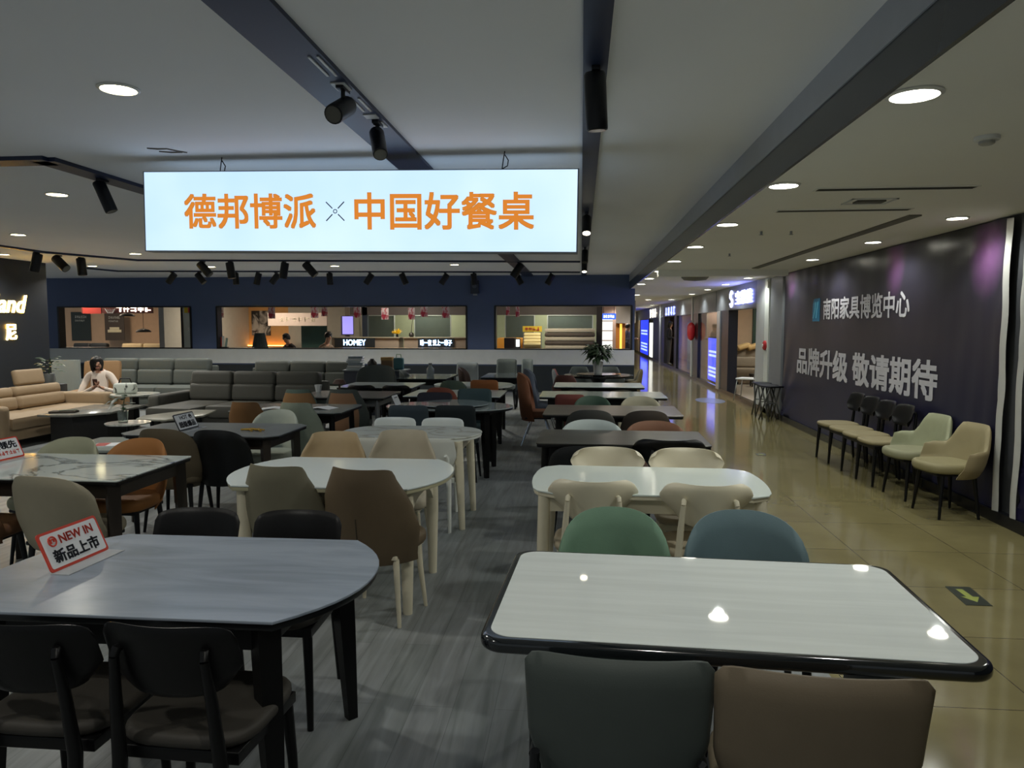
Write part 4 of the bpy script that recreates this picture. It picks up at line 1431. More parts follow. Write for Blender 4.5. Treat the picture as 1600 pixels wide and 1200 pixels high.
table('dark grey table with a matt wood-grain top in the third row of the right column', .33, 6.0, 1.33, .78, 'rect', DGREY, BLACKW, BLACKW, 'taper', .03, R(-1), legin=(.07, .07))
shell_chair('round', .0, 5.42, 'n', 'black round-backed chair at the dark grey table, left', '15181a', H=.765)
plate_chair('butterfly', .66, 5.42, 'n', 'black wooden butterfly-backed chair at the dark grey table, right', BLACKW, '2a2a28', wf=1.12, H=-.02)
shell_chair('round', .10, 6.68, 's', 'white wide round-backed chair behind the dark grey table', 'b9c2be', H=.805, wf=1.25)
shell_chair('round', .66, 6.68, 's', 'rust brown wide round-backed chair behind the dark grey table', '7c5640', H=.80, wf=1.2)
table('grey brown wooden table in the fourth row of the right column', .33, 7.93, 1.42, .95, 'rect', UMBER, BLACKW, BLACKW, 'panel', .03, R(-1), legin=(.16, .1))
shell_chair('round', .10, 7.28, 'n', 'dark grey brown round-backed chair, left at the grey brown table', '3a3a36', H=.825, wf=1.05)
shell_chair('round', .65, 7.28, 'n', 'dark brown round-backed chair, right at the grey brown table', '3b332c', H=.825, wf=1.03)
shell_chair('round', .14, 8.85, 's', 'dark green round-backed chair behind the grey brown table', '3c5244', H=.815, wf=.98)
shell_chair('round', .70, 8.85, 's', 'cream beige round-backed chair behind the grey brown table', '9a9580', H=.815, wf=1.04)
shell_chair('square', -.13, 9.02, 'n', 'dull red chair partly hidden at the left end of the pale table', '7a4038', H=.815, wf=.8)
table('pale glossy table with dark block legs in the fifth row of the right column', .28, 9.77, 1.62, .86, 'rect', PALE, BLACKW, BLACKW, 'block', .03)
table('long white table with dark underside before the potted plant', .27, 11.35, 1.34, .86, 'rect', TOPP, BLACKW, BLACKW, 'block', .03)
shell_chair('round', -.05, 10.52, 'n', 'dark brown round-backed chair, left under the long white table', '352e2a', H=.745, wf=1.0)
shell_chair('round', .58, 10.52, 'n', 'dark olive round-backed chair, right under the long white table', '37352c', H=.745, wf=.95)
table('round black table carrying a potted plant near the rear wall', .32, 13.5, 1.25, 1.25, 'round', M('black_gloss_top', '17191a', .1), BLACKW, BLACKW, 'pedestal', h=.76)
lz = thing('lazy_susan', 'black turntable on the round black table under the plant pot', 'turntable', (.32, 13.45, .76), 0)
MB().lathe([(.1, 0), (.1, .014), (.40, .016), (.40, .026), (.001, .026)], n=40).build('disc', M('black_glass_disc', '101214', .06), lz)
shell_chair('arm', -.50, 13.55, 'e', 'pale grey armchair left of the round black table', '9ba2a4', '80463c', '80463c', H=.86, wf=.85)
shell_chair('arm', -.2, 12.72, 'n', 'reddish brown armchair at the near left of the round black table', '5a3630', H=.80, wf=.85, turn=R(-18))
shell_chair('arm', -.03, 14.62, 's', 'dark grey armchair behind the round table, left of the plant', '4d5452', H=.85, wf=.8)
shell_chair('arm', .57, 14.62, 's', 'dark grey armchair behind the round table, right of the plant', '4f5553', H=.85, wf=.8)
shell_chair('arm', 1.10, 13.6, 'w', 'olive tan armchair right of the round black table', '6f6247', '8a8474', '8a8474', H=.86, wf=.8)
# aisle lounge chairs
shell_chair('tall', -.86, 10.25, 'e', 'tall rust brown chair with chrome legs facing right beside the aisle', '7d4e34', H=1.0, wf=.95, legkind='chrome', name='lounge_chair')
shell_chair('tall', -.86, 11.4, 'e', 'tall blue grey chair behind the rust brown aisle chair', '5c6474', H=.99, wf=.9, legkind='chrome', name='lounge_chair')

# middle column, nearest first
table('dark legged table with a bowed grey stone top at lower left', -1.44, 2.545, 1.40, .87, 'boat', TOPS, M('black_table_edge', '101214', .3), BLACKW, 'square', .19, legin=(.245, .07), legr=.034, spl=.03)
plate_chair('rounded', -1.62, 1.90, 'n', 'black wooden chair with grey seat at the lower left corner of the photo', BLACKW, '37342f', wf=1.08, H=.0)
plate_chair('rounded', -1.155, 1.88, 'n', 'black wooden chair with grey seat in front of the stone topped table', BLACKW, '37342f', H=.02, turn=R(-2))
plate_chair('rounded', -1.76, 3.27, 's', 'black wooden chair behind the stone topped table, beside the sign card', BLACKW, '37342f')
plate_chair('rounded', -1.28, 3.27, 's', 'black wooden chair behind the stone topped table, toward the aisle', BLACKW, '37342f')
table('white topped table with cream arched legs in the second row', -1.46, 4.42, 1.36, .92, 'boat', TOPP, M('olive_cream_edge', 'b7b292', .4), CREAMW, 'arch', .17, legin=(.20, .1), legr=.04, spl=.0)
shell_chair('wing', -1.665, 3.90, 'n', 'grey taupe high-backed chair at the cream arched table, left', '76725f', H=.875, turn=R(-13), leg=CREAMW)
shell_chair('wing', -1.14, 3.80, 'n', 'brown taupe high-backed chair at the cream arched table, right', '625440', H=.885, turn=R(-13), wf=1.06, leg=CREAMW)
shell_chair('wing', -1.80, 5.33, 's', 'tan leather chair with quilted lower back behind the cream arched table', 'b39e7c', H=.865, leg=CREAMW)
shell_chair('wing', -1.285, 5.33, 's', 'cream leather chair with quilted lower back behind the cream arched table', 'b5ac98', H=.885, leg=CREAMW)
table('white marble table with rounded ends and cream legs in the third row', -1.43, 6.15, 1.20, .74, 'pill', MARB2, WHITEL, CREAMW, 'taper', .3, legin=(.15, .07), legr=.036, spl=.03)
for x, yb, f, lab in [(-1.72, 5.72, 'n', 'white chair at the marble table hidden behind the tan leather chair'), (-1.2, 5.72, 'n', 'white chair at the marble table hidden behind the cream leather chair'),
                      (-1.74, 6.85, 's', 'left far white plastic-looking chair behind the marble table'), (-1.285, 6.85, 's', 'right far white plastic-looking chair behind the marble table')]:
    plate_chair('soft', x, yb, f, lab, WHITEL, 'b5b6ac', H=-.03 if f == 'n' else 0)
table('oval white and dark glass table with a glass turntable in the fourth row', -1.47, 8.2, 1.44, .88, 'pill', M('white_grey_glass_top', '9fa8a8', .06, var=(2, .12)), M('black_table_edge', '101214', .3), BLACKW, 'square', .44, legin=(.28, .12), legr=.034)
shell_chair('square', -1.79, 7.52, 'n', 'dark grey square-backed chair at the oval glass table, left', '39444a', H=.825, wf=.93)
shell_chair('square', -1.295, 7.52, 'n', 'black green square-backed chair at the oval glass table, right', '1a2224', H=.83, wf=.93)
shell_chair('square', -1.77, 8.86, 's', 'dark plum square-backed chair behind the oval glass table', '2c2a35', H=.84, wf=.95)
shell_chair('square', -1.29, 8.93, 's', 'teal grey square-backed chair behind the oval glass table', '3f5356', H=.885, wf=.92)
lz = thing('lazy_susan', 'glass turntable on the oval white and dark glass table', 'turntable', (-1.43, 8.22, .75), 0)
MB().lathe([(.12, 0), (.12, .016), (.40, .02), (.40, .03), (.001, .03)], n=40).build('disc', M('grey_glass_disc', '8d989c', .05), lz)
table('white rectangular table behind the rust coloured chair', -1.65, 9.78, 1.26, 1.0, 'rect', TOPP, BLACKW, BLACKW, 'square', .03)
shell_chair('round', -1.77, 9.12, 'n', 'rust red round-backed chair at the white rectangular table', '8a4a38', H=.88, wf=.88)
table('white oval-ended table behind the green and orange chairs', -1.65, 11.3, 1.22, .9, 'pill', TOPP, WHITEL, BLACKW, 'square', .3, legin=(.2, .1))
shell_chair('round', -1.89, 10.72, 'n', 'grey green round-backed chair at the far white oval-ended table', '5a6a5c', H=.85, wf=.9)
shell_chair('square', -1.41, 10.72, 'n', 'orange square-backed chair at the far white oval-ended table', 'a8683a', H=.86, wf=.9)

# left column
table('white veined marble table with dark frame at far left, second row', -3.35, 4.43, 1.34, .84, 'rect', MARB, BLACKW, M('dark_umber_wood', '2a241f', .4), 'square', .02, legin=(.07, .06), legr=.033)
shell_chair('round', -3.02, 3.83, 'n', 'large grey beige round-backed chair in front of the marble table', '8f8976', c_seat='9a917c', H=.81, wf=1.12, turn=R(-6))
shell_chair('round', -3.62, 3.78, 'n', 'brown chair cut by the left frame edge beside the grey beige chair', '6b4c34', H=.80, wf=1.0)
shell_chair('round', -3.71, 5.1, 's', 'cream round-backed chair behind the marble table', 'a3a58c', H=.83, wf=1.04)
shell_chair('round', -3.18, 5.1, 's', 'orange tan round-backed chair behind the marble table', 'a06c3a', H=.83, wf=1.0)
table('slate grey table with cut corners carrying a small gold ornament', -3.16, 6.15, 1.38, .80, 'chamfer', SLATE, BLACKW, M('dark_umber_wood', '2a241f', .4), 'square', .09, legin=(.12, .08), legr=.03)
shell_chair('round', -3.27, 5.42, 'n', 'grey brown round-backed chair before the slate table, left', '5a5140', H=.855, wf=1.02)
shell_chair('round', -2.90, 5.56, 'n', 'black tall round-backed chair before the slate table', '111416', H=.83, wf=1.02, rough=.4)
shell_chair('round', -2.93, 6.95, 's', 'pale round-backed chair behind the slate table', 'b2b7a8', H=.835, wf=1.0)
table('grey table with white leaflets in the third row of the left column', -3.1, 7.83, 1.24, .86, 'chamfer', M('cool_grey_top', '7c8482', .2, var=(3, .05)), BLACKW, BLACKW, 'taper', .07)
shell_chair('wing', -3.46, 7.28, 'n', 'brown angular chair before the table with white leaflets', '76532e', H=.865, turn=R(-4), wf=.84)
shell_chair('wing', -2.86, 7.18, 'n', 'grey green angular chair before the table with white leaflets', '8b9280', H=.875, turn=R(-8), wf=.95)
table('grey brown table with pale metal legs in the fourth row of the left column', -3.05, 9.5, 1.18, .96, 'rect', M('warm_grey_top', '6f6f69', .25, var=(3, .05)), BLACKW, STEEL, 'taper', .03, legin=(.1, .08))
shell_chair('wing', -3.50, 8.80, 'n', 'tan and green two-tone chair, left of the two at the metal legged table', '5f7166', H=.865, wf=.9, panel=(.8, .88), c_panel='a0784f')
shell_chair('wing', -2.86, 8.70, 'n', 'tan and dark grey two-tone chair, right of the two at the metal legged table', '4b514c', H=.88, wf=1.05, panel=(.62, .93), c_panel='9a7455', turn=R(-8))
table('white topped table with dark frame near the book cabinet', -3.02, 11.05, 1.14, .98, 'rect', TOPP, BLACKW, BLACKW, 'square', .02)
plate_chair('butterfly', -3.2, 10.42, 'n', 'black butterfly-backed chair at the table near the book cabinet, left', BLACKW, '2a2a28', wf=.9, H=-.045)
plate_chair('butterfly', -2.68, 10.42, 'n', 'black butterfly-backed chair at the table near the book cabinet, right', BLACKW, '2a2a28', wf=.9, H=-.045)
shell_chair('round', -3.42, 12.25, 's', 'wide grey sofa chair in front of the book cabinet', '4f5553', H=.99, wf=1.42, name='sofa_chair')
table('dark glossy table holding a bottle near the rear wall', -2.75, 13.0, .95, 1.3, 'rect', GLOSSD, BLACKW, BLACKW, 'square', .02)
shell_chair('square', -2.25, 14.6, 's', 'white chair behind the dark glossy table with a bottle', '9fa6a8', H=.93, wf=.95)
shell_chair('round', -3.2, 12.95, 'e', 'grey chair at the left end of the dark glossy table with a bottle', '5b625f', H=.86, wf=.95)
table('dark glossy table left of the rust brown aisle chair near the rear wall', -1.33, 13.4, .85, 1.2, 'rect', M('grey_gloss_top', '5d6668', .08, var=(3, .05)), BLACKW, BLACKW, 'square', .02)
shell_chair('round', -2.2, 13.3, 'e', 'brown round-backed chair at the left end of the far glossy table near the aisle', '54403a', H=.90, wf=1.05)
shell_chair('square', -1.5, 14.95, 's', 'grey square-backed chair against the rear wall', '6c7470', H=.98, wf=.9)
shell_chair('square', -1.08, 14.95, 's', 'pale narrow chair against the rear wall', '8f9896', H=.98, wf=.5)

# chairs along the right wall
for k, y in enumerate([9.35, 8.9, 8.45, 8.0]):
    plate_chair('rounded', XW - .07, y, 'w', ['farthest of the four dark-backed side chairs below the banner', 'second farthest of the four dark-backed side chairs below the banner',
                                              'third farthest of the four dark-backed side chairs below the banner', 'nearest of the four dark-backed side chairs, next to the sage armchair'][k],
                BLACKW, '8f8464', group='chairs along the banner wall', H=.03, wf=.95, turn=R(4))
shell_chair('arm', XW - .035, 7.38, 'w', 'sage beige armchair beside the dark-backed side chairs', '8b9070', '979a7c', '8b8a6e', H=.80, name='armchair', group='chairs along the banner wall', turn=R(6), cat='armchair', leg=BLACKW)
shell_chair('arm', XW - .035, 6.72, 'w', 'beige armchair nearest to us along the banner wall', '8d7f5e', '958a68', '8b8360', H=.80, name='armchair', group='chairs along the banner wall', turn=R(6), cat='armchair', leg=BLACKW)


# ------------------------------------------------------------ sofas and lounge corner
def sofa(label, x, y, rz, n, sw, col, h=.92, seat=.45, d=.95, arms=True, head=False, chaise=0, low=None, name='sofa'):
    f = fab(col)
    t = thing(name, label, 'sofa', (x, y, 0), rz, 'sofas in the lounge corner')
    w = n * sw
    MB().span(-w / 2 - (.2 if arms else 0), w / 2 + (.2 if arms else 0), -d / 2 + .05, d / 2, .10, .26, .03).build('base', f, t)
    for k in range(n):
        cx = -w / 2 + sw * (k + .5)
        MB().span(cx - sw / 2 + .006, cx + sw / 2 - .006, -d / 2 - (chaise if k == 0 else 0), d / 2 - .25, .25, seat, .055).build('seat_cushion', f, t)
        hb = low or h
        mb = MB()
        mb.box(cx, d / 2 - .2, seat + (hb - seat) * .28, sw - .014, .2, (hb - seat) * .60, .06, Matrix.Rotation(-.14, 4, 'X'), seg=3)
        mb.box(cx, d / 2 - .14, seat + (hb - seat) * .76, sw - .014, .2, (hb - seat) * .52, .07, Matrix.Rotation(-.12, 4, 'X'), seg=3)
        mb.build('back_cushion', f, t)
        if head and k in head:
            MB().box(cx, d / 2 - .06, hb + .125, sw * .58, .10, .24, .045, Matrix.Rotation(-.2, 4, 'X'), seg=3).build('headrest', f, t)
    MB().span(-w / 2 - .1, w / 2 + .1, d / 2 - .1, d / 2, .2, h - .14 if not low else low - .06, .03).build('back_frame', f, t)
    if arms:
        for sx in (-1, 1):
            MB().box(sx * (w / 2 + .10), -.02, .36, .2, d - .05, .46, .07, seg=3).build('arm', f, t)
    for sx in (-1, 1):
        for sy in (-1, 1):
            MB().cyl((sx * w * .42, sy * d * .36, 0), (sx * w * .42, sy * d * .36, .11), .02).build('foot', BLACKM, t)
    return t


sofa('beige leather sofa with a raised headrest at the left frame edge', -8.02, 10.1, R(90), 2, 1.0, 'a18b6e', h=.74, low=.74, d=1.0, head=(1,), seat=.42)
sofa('grey brown sofa with three padded backs in the middle of the lounge', -5.3, 11.2, R(-3), 3, .74, '585750', h=.90, d=1.1, seat=.44, chaise=.35)
sofa('dark grey sofa against the rear wall behind the seated woman', -8.72, 14.2, R(2), 3, .76, '565b57', h=.97, d=1.0, seat=.45)
sofa('dark grey sofa against the rear wall behind the grey brown sofa', -5.5, 14.2, R(0), 3, .74, '555853', h=.93, d=.95, seat=.45)
sofa('black framed sofa in the beige shop at the left of the first opening', -15.8, 22.3, 0, 2, .58, '22262a', h=1.08, d=.9, seat=.5)
sofa('cream lit sofa in the beige shop beneath the pendant lamp', -14.0, 22.3, 0, 2, .72, 'c9b48c', h=1.07, d=.9, seat=.5)
t = thing('recliner', 'tan leather reclining chair the woman sits in', 'armchair', (-8.66, 12.5, 0), R(18))
fb = fab('8a6a46')
MB().span(-.32, .32, -.38, .3, .22, .44, .05).build('seat', fb, t)
MB().box(0, .34, .70, .62, .16, .62, .06, Matrix.Rotation(-.22, 4, 'X')).build('backrest', fb, t)
for sx in (-1, 1):
    MB().span(sx * .38 - .07, sx * .38 + .07, -.35, .35, .12, .50, .05).build('arm', fb, t)
MB().span(-.3, .3, -.3, .3, 0, .22, .02).build('base', BLACKM, t)

ct = thing('coffee_table', 'large coffee table with grey stone top and dark block base by the beige sofa', 'coffee table', (-6.95, 9.95, 0), R(4))
o4 = [(-.42, -.62), (.05, -.66), (.40, -.30), (.40, .62), (.25, .70), (-.42, .70)]
MB().prism(o4, .42, .45, .008).build('tabletop', M('grey_stone_coffee', '8c8a82', .18, var=(4, .08)), ct, angle=30)
MB().prism([(-.32, -.5), (.0, -.52), (.30, -.22), (.30, .5), (-.32, .55)], 0, .42, .01).build('base', M('dark_block_base', '1d1b19', .45), ct, angle=30)
fd = thing('folded_cloth', 'dark folded scarf lying on the large coffee table', 'cloth', (-7.12, 9.55, .45))
MB().box(0, 0, .015, .34, .16, .03, .012, .3).build('fold', M('brown_fabric', '4a4238', .8), fd)
MB().box(.05, .02, .034, .22, .10, .012, .005, .6).build('fold', M('green_grey_fabric', '5a6152', .8), fd)
sd = thing('side_table', 'small round white side table holding a glass with a plant', 'side table', (-5.38, 8.3, 0))
MB().lathe([(.24, .48), (.25, .49), (.25, .5), (.001, .5)], n=32).build('tabletop', MARB2, sd)
MB().cyl((0, 0, .02), (0, 0, .485), .018).build('leg', BLACKM, sd)
MB().lathe([(.15, 0), (.15, .012), (.02, .02)], n=24).build('foot', BLACKM, sd)
gp = thing('glass_vase', 'glass tumbler with a leafy plant on the small round side table', 'plant', (-5.42, 8.27, .5))
MB().lathe([(.05, 0), (.062, .14), (.058, .14), (.048, .01), (.001, .01)], n=20).build('glass', M('clear_glass', 'dfe8e6', .03, trans=.9), gp)


def leaves(mb, n, base, spread, h0, h1, L, w, seed, droop=.5):
    rnd = random.Random(seed)
    for k in range(n):
        a = rnd.random() * 2 * PI
        rr = spread * math.sqrt(rnd.random())
        p = Vector((base[0] + rr * math.cos(a) * .5, base[1] + rr * math.sin(a) * .5, base[2] + h0 + (h1 - h0) * rnd.random()))
        d = Vector((math.cos(a), math.sin(a), .7 - droop * 2 * rnd.random())).normalized()
        s_ = Vector((-math.sin(a), math.cos(a), 0)) * w * (.7 + .6 * rnd.random())
        l_ = L * (.6 + .7 * rnd.random())
        q = [p, p + d * l_ * .5, p + d * l_ + Vector((0, 0, -droop * l_ * .5))]
        nrm = s_.cross(d).normalized() * .006
        V = [mb.bm.verts.new(c) for c in (q[0], q[1] + s_ + nrm, q[2], q[1] - s_ + nrm, q[1] - nrm)]
        mb.f([V[0], V[1], V[4]])
        mb.f([V[1], V[2], V[4]])
        mb.f([V[2], V[3], V[4]])
        mb.f([V[3], V[0], V[4]])
    return mb


LEAF = M('dark_green_leaf', '2c4028', .5, var=(9, .3))
mb = MB()
mb.tube([(0, 0, .02), (.01, 0, .2), (.03, 0, .30)], .006, 6)
leaves(mb, 16, (0, 0, 0), .12, .18, .32, .13, .035, 3)
mb.build('foliage', LEAF, gp)
st = thing('side_table', 'white topped round side table in front of the seated woman', 'side table', (-7.05, 11.1, 0))
MB().lathe([(.34, .55), (.36, .56), (.36, .575), (.001, .575)], n=36).build('tabletop', MARB2, st)
MB().lathe([(.2, 0), (.2, .015), (.05, .05), (.05, .55)], n=24).build('pedestal', BLACKM, st)
bs = thing('tissue_basket', 'white patterned bag standing on the round side table by the woman', 'bag', (-7.2, 11.08, .575), .3)
MB().box(0, 0, .085, .32, .2, .17, .05, seg=3).build('body', mat_streak('white_black_print', 'c9cfc6', '2a2e2a', .6, (5, 5, 7), .4, 1.2, .52, .60), bs)
MB().tube([(-.1, 0, .15), (-.07, 0, .24), (.07, 0, .24), (.1, 0, .15)], .012, 8).build('handle', BLACKM, bs)
rt = thing('coffee_table', 'low cream coffee table with angled corners in front of the grey brown sofa', 'coffee table', (-5.55, 9.75, 0))
MB().prism([(-.30, -.55), (.15, -.6), (.40, -.1), (.25, .55), (-.1, .55), (-.42, -.2)], .40, .425, .006).build('tabletop', M('cream_stone_top', 'aaa796', .25, var=(3, .05)), rt, angle=30)
for q in ((-.2, -.35), (.15, -.35), (.1, .35)):
    MB().cyl((q[0], q[1], 0), (q[0], q[1], .40), .025).build('leg', BLACKM, rt)
wt = thing('coffee_table', 'low white table behind the cream chair with a magazine on it', 'coffee table', (-4.75, 7.1, 0), .1)
MB().prism(outline('rect', .75, .85, .05), .42, .45, .006).build('tabletop', PALE, wt, angle=30)
MB().span(-.25, .25, -.25, .25, 0, .42, .01).build('base', BLACKM, wt)
mg = thing('magazine', 'red and white magazine on the low white table', 'magazine', (-4.72, 6.98, .45), .3)
MB().span(-.15, .15, -.11, .11, 0, .008).build('pages', PAPER, mg, angle=0)
MB().span(-.14, -.02, -.1, .1, .008, .009).build('red_picture', M('red_print', 'b8443c', .5), mg, angle=0)
pb = thing('plant_stand', 'dark stand with a leafy plant beside the charcoal wall', 'plant', (-9.0, 11.75, 0))
MB().span(-.2, .2, -.18, .18, 0, .66, .02).build('stand', M('black_cabinet', '16181a', .5), pb)
MB().lathe([(.08, .66), (.1, .72), (.09, .84), (.08, .84), (.001, .82)], n=18).build('pot', M('grey_ceramic', '6f7270', .5), pb)
mb = MB()
mb.tube([(0, 0, .8), (.02, 0, .95), (.04, 0, 1.1)], .01, 6)
leaves(mb, 40, (0.02, 0, .8), .25, .05, .32, .14, .03, 9, .4)
mb.build('foliage', LEAF, pb)
bx = thing('cardboard_stand', 'grey panel stand between the charcoal wall and the first opening', 'display stand', (-9.6, 13.2, 0))
MB().span(-.45, .1, 0, .06, 0, 1.0).build('panel', M('grey_panel', '8b918c', .6), bx, angle=0)
MB().span(-.45, .1, -.15, .2, 0, .02).build('foot', BLACKM, bx, angle=0)
#@@PART4


# ------------------------------------------------------------ cards and small things on tables
def card(label, x, y, z, L, h, rz, lines, border, lean=.42):
    """acrylic price card: foot, leaning face, printed lettering; reads along local X, faces local -Y"""
    t = thing('price_card', label, 'sign card', (x, y, z), rz, 'acrylic sign cards')
    c, s_ = math.cos(lean), math.sin(lean)

    def pl(a, b, d):
        return (a, b * s_ - d * c, .004 + b * c + d * s_)
    mb = MB()
    o = outline('rect', L, h, .012, 5)
    A_ = [mb.bm.verts.new(pl(a, b + h / 2, .003)) for a, b in o]
    B_ = [mb.bm.verts.new(pl(a, b + h / 2, -.003)) for a, b in o]
    mb.f(A_)
    mb.f(B_[::-1])
    for i in range(len(o)):
        mb.f([A_[i], B_[i], B_[(i + 1) % len(o)], A_[(i + 1) % len(o)]])
    mb.build('border', border, t, angle=30)
    mb = MB()
    o = outline('rect', L - .02, h - .02, .009, 5)
    A_ = [mb.bm.verts.new(pl(a, b + h / 2, .0042)) for a, b in o]
    B_ = [mb.bm.verts.new(pl(a, b + h / 2, .002)) for a, b in o]
    mb.f(A_)
    mb.f(B_[::-1])
    for i in range(len(o)):
        mb.f([A_[i], B_[i], B_[(i + 1) % len(o)], A_[(i + 1) % len(o)]])
    fc = mb.build('face', PAPER, t, angle=30)
    MB().span(-L / 2, L / 2, -.07, .004, 0, .004).build('foot', M('clear_acrylic', 'd5d9dc', .1, alpha=.6), t, angle=0)
    for body, cx, cz, w, hh, m, bold in lines:
        if body == '@':
            mb = MB()
            mb.tube([pl(cx + w / 2 * math.cos(q * PI / 8), cz + w / 2 * math.sin(q * PI / 8), .006) for q in range(17)], .003, 6)
            mb.tube([pl(cx - w * .22, cz - w * .2, .006), pl(cx - w * .2, cz + w * .2, .006), pl(cx + w * .2, cz + w * .22, .006), pl(cx + w * .22, cz - w * .1, .006)], .004, 6)
            mb.build('emblem', m, fc)
        elif body == '#':
            marks(MB(), w, hh, 8, lambda a, b, d: pl(cx + a, cz + b, .0046 + d), .001, 3).build('lettering', m, fc, angle=0)
        else:
            text('lettering', m, fc, body, w, hh, lambda a, b, d: pl(cx + a, cz + b, .0046 + d), .001, bold)
    return t


REDC = M('red_card_print', 'd0402c', .5)
INK = M('navy_ink', '151a26', .5)
RZE = PI / 2
card('white card with red border reading NEW IN on the stone topped table', -1.895, 2.60, .75, .30, .15, RZE - .06, [('@', -.095, .108, .036, .036, REDC, 0), ('NEW IN', .025, .108, .17, .034, REDC, .03), ('新品上市', .0, .05, .23, .052, INK, .035)], REDC)
card('small white card reading HOT on the slate grey table', -3.39, 6.10, .75, .32, .15, RZE, [('HOT', -.02, .112, .12, .035, INK, .03), ('@', .085, .112, .035, .035, INK, 0), ('超级爆品', .0, .05, .26, .055, INK, .04)], M('dark_card_edge', '3a3c40', .5))
card('white card with red lower edge on the marble table at the left frame edge', -3.83, 4.55, .75, .34, .15, RZE - .05, [('遥遥领先', .0, .10, .28, .055, INK, .035), ('#', .02, .045, .25, .03, REDC, 0)], REDC)
card('blank white card standing on the oval glass table', -2.06, 8.2, .75, .17, .12, RZE - .1, [('#', .0, .09, .1, .015, INK, 0)], PAPER)
gd = thing('gold_ornament', 'small gold branch ornament lying on the slate grey table', 'ornament', (-2.80, 6.05, .75))
mb = MB()
mb.tube([(-.10, 0, .012), (0, .01, .016), (.11, .0, .012)], [.008, .011, .006], 8)
for a, b in ((-.06, 1), (-.02, -1), (.02, 1), (.06, -1)):
    mb.tube([(a, 0, .012), (a + .03, b * .035, .012)], [.008, .012], 8)
mb.build('branch', M('gold_metal', 'c09a48', .35, metal=.6), gd)
for k, (x, y, lab) in enumerate([(-3.31, 7.69, 'folded white leaflet at the left end of the leaflet table'), (-2.80, 7.78, 'white leaflet at the right end of the leaflet table')]):
    t = thing('leaflet', lab, 'leaflet', (x, y, .75), .3 - .5 * k, 'white leaflets')
    MB().box(-.06, 0, .012, .14, .2, .004, 0, Matrix.Rotation(-.12, 4, 'Y')).build('page', PAPER, t, angle=0)
    MB().box(.07, 0, .012, .14, .2, .004, 0, Matrix.Rotation(.12, 4, 'Y')).build('page', PAPER, t, angle=0)
cp = thing('cup', 'white faceted cup on the metal legged table', 'cup', (-3.56, 9.75, .75))
MB().lathe([(.035, 0), (.055, .1), (.05, .1), (.03, .01), (.001, .01)], n=8).build('bowl', WHITEP, cp)
ml = thing('table_lamp', 'small brown mushroom lamp on the metal legged table', 'table lamp', (-3.28, 9.8, .75))
MB().lathe([(.05, 0), (.05, .012), (.015, .02), (.013, .12)], n=16).build('base', M('brown_metal', '4a342a', .4), ml)
MB().lathe([(.09, .11), (.088, .13), (.06, .17), (.001, .18)], n=20).build('shade', M('brown_shade', '5a4038', .5), ml)
bt = thing('bottle', 'clear bottle on the dark glossy table near the rear wall', 'bottle', (-2.72, 13.2, .75))
MB().lathe([(.06, 0), (.07, .02), (.07, .12), (.03, .17), (.03, .2), (.001, .2)], n=16).build('body', M('pale_bottle', 'a9b4b8', .15, alpha=.7), bt)
MB().cyl((0, 0, .2), (0, 0, .225), .033).build('cap', M('grey_cap', '6a7074', .4), bt)
# the potted plant
pp = thing('potted_plant', 'bushy dark leaved plant in a tall white pot on the round black table', 'plant', (.31, 13.45, .786))
MB().lathe([(.065, 0), (.075, .02), (.095, .22), (.085, .22), (.08, .2), (.001, .2)], n=24).build('pot', WHITEP, pp)
mb = MB()
rnd = random.Random(2)
for k in range(9):
    a = k * .7
    mb.tube([(0, 0, .2), (.06 * math.cos(a), .06 * math.sin(a), .33), (.14 * math.cos(a), .14 * math.sin(a), .42)], [.008, .006, .004], 6)
mb.build('stem', M('brown_stem', '4a4030', .7), pp)
leaves(MB(), 170, (0, 0, .2), .34, .08, .33, .16, .035, 11, .75).build('foliage', LEAF, pp)
# cabinet with books and boxes by the rear wall
cb = thing('storage_cabinet', 'low dark cabinet near the rear wall stacked with books and boxes', 'cabinet', (-3.85, 13.45, 0))
MB().span(-.5, .62, -.2, .25, 0, .82, .01).build('body', M('navy_cabinet', '232a38', .5), cb)
MB().span(-.52, .64, -.22, .27, .82, .84).build('cabinet_top', M('grey_cabinet_top', '777c7e', .4), cb, angle=0)
for k in range(6):
    t = thing('book', ['bottom book of the pale stack on the low dark cabinet', 'second book from the bottom of the pale stack', 'third book from the bottom of the pale stack',
                       'fourth book from the bottom of the pale stack', 'second book from the top of the pale stack', 'top book of the pale stack on the low dark cabinet'][k], 'book',
              (-4.18 + .012 * (k % 3), 13.42, .84 + .042 * k), .08 * ((k * 7) % 3 - 1), 'stack of pale books')
    MB().span(-.13, .13, -.1, .1, .004, .034).build('pages', PAPER, t, angle=0)
    mb = MB()
    mb.span(-.135, .135, -.105, .105, 0, .004).span(-.135, .135, -.105, .105, .034, .038).span(-.135, .135, -.108, -.102, 0, .038)
    mb.build('cover', M('book_cover_%d' % (k % 3), ['9aa4a8', 'b4b8ba', '7f8a92'][k % 3], .5), t, angle=0)
hv = thing('round_vase', 'black round vase on the low dark cabinet', 'vase', (-3.86, 13.42, .84))
MB().lathe([(.05, 0), (.09, .06), (.085, .13), (.04, .18), (.035, .2), (.001, .2)], n=20).build('body', M('black_ceramic', '16140f', .4), hv)
hb = thing('gift_box', 'brown and yellow box on the low dark cabinet', 'box', (-3.58, 13.45, .84))
MB().span(-.1, .1, -.08, .08, 0, .2, .004).build('body', M('brown_card', '6b5238', .6), hb)
MB().span(-.104, .104, -.084, .084, .17, .23, .004).build('lid', M('ochre_card', '9a7a44', .6), hb)
tb = thing('shopping_bag', 'teal bag at the right end of the low dark cabinet', 'bag', (-3.36, 13.43, .84))
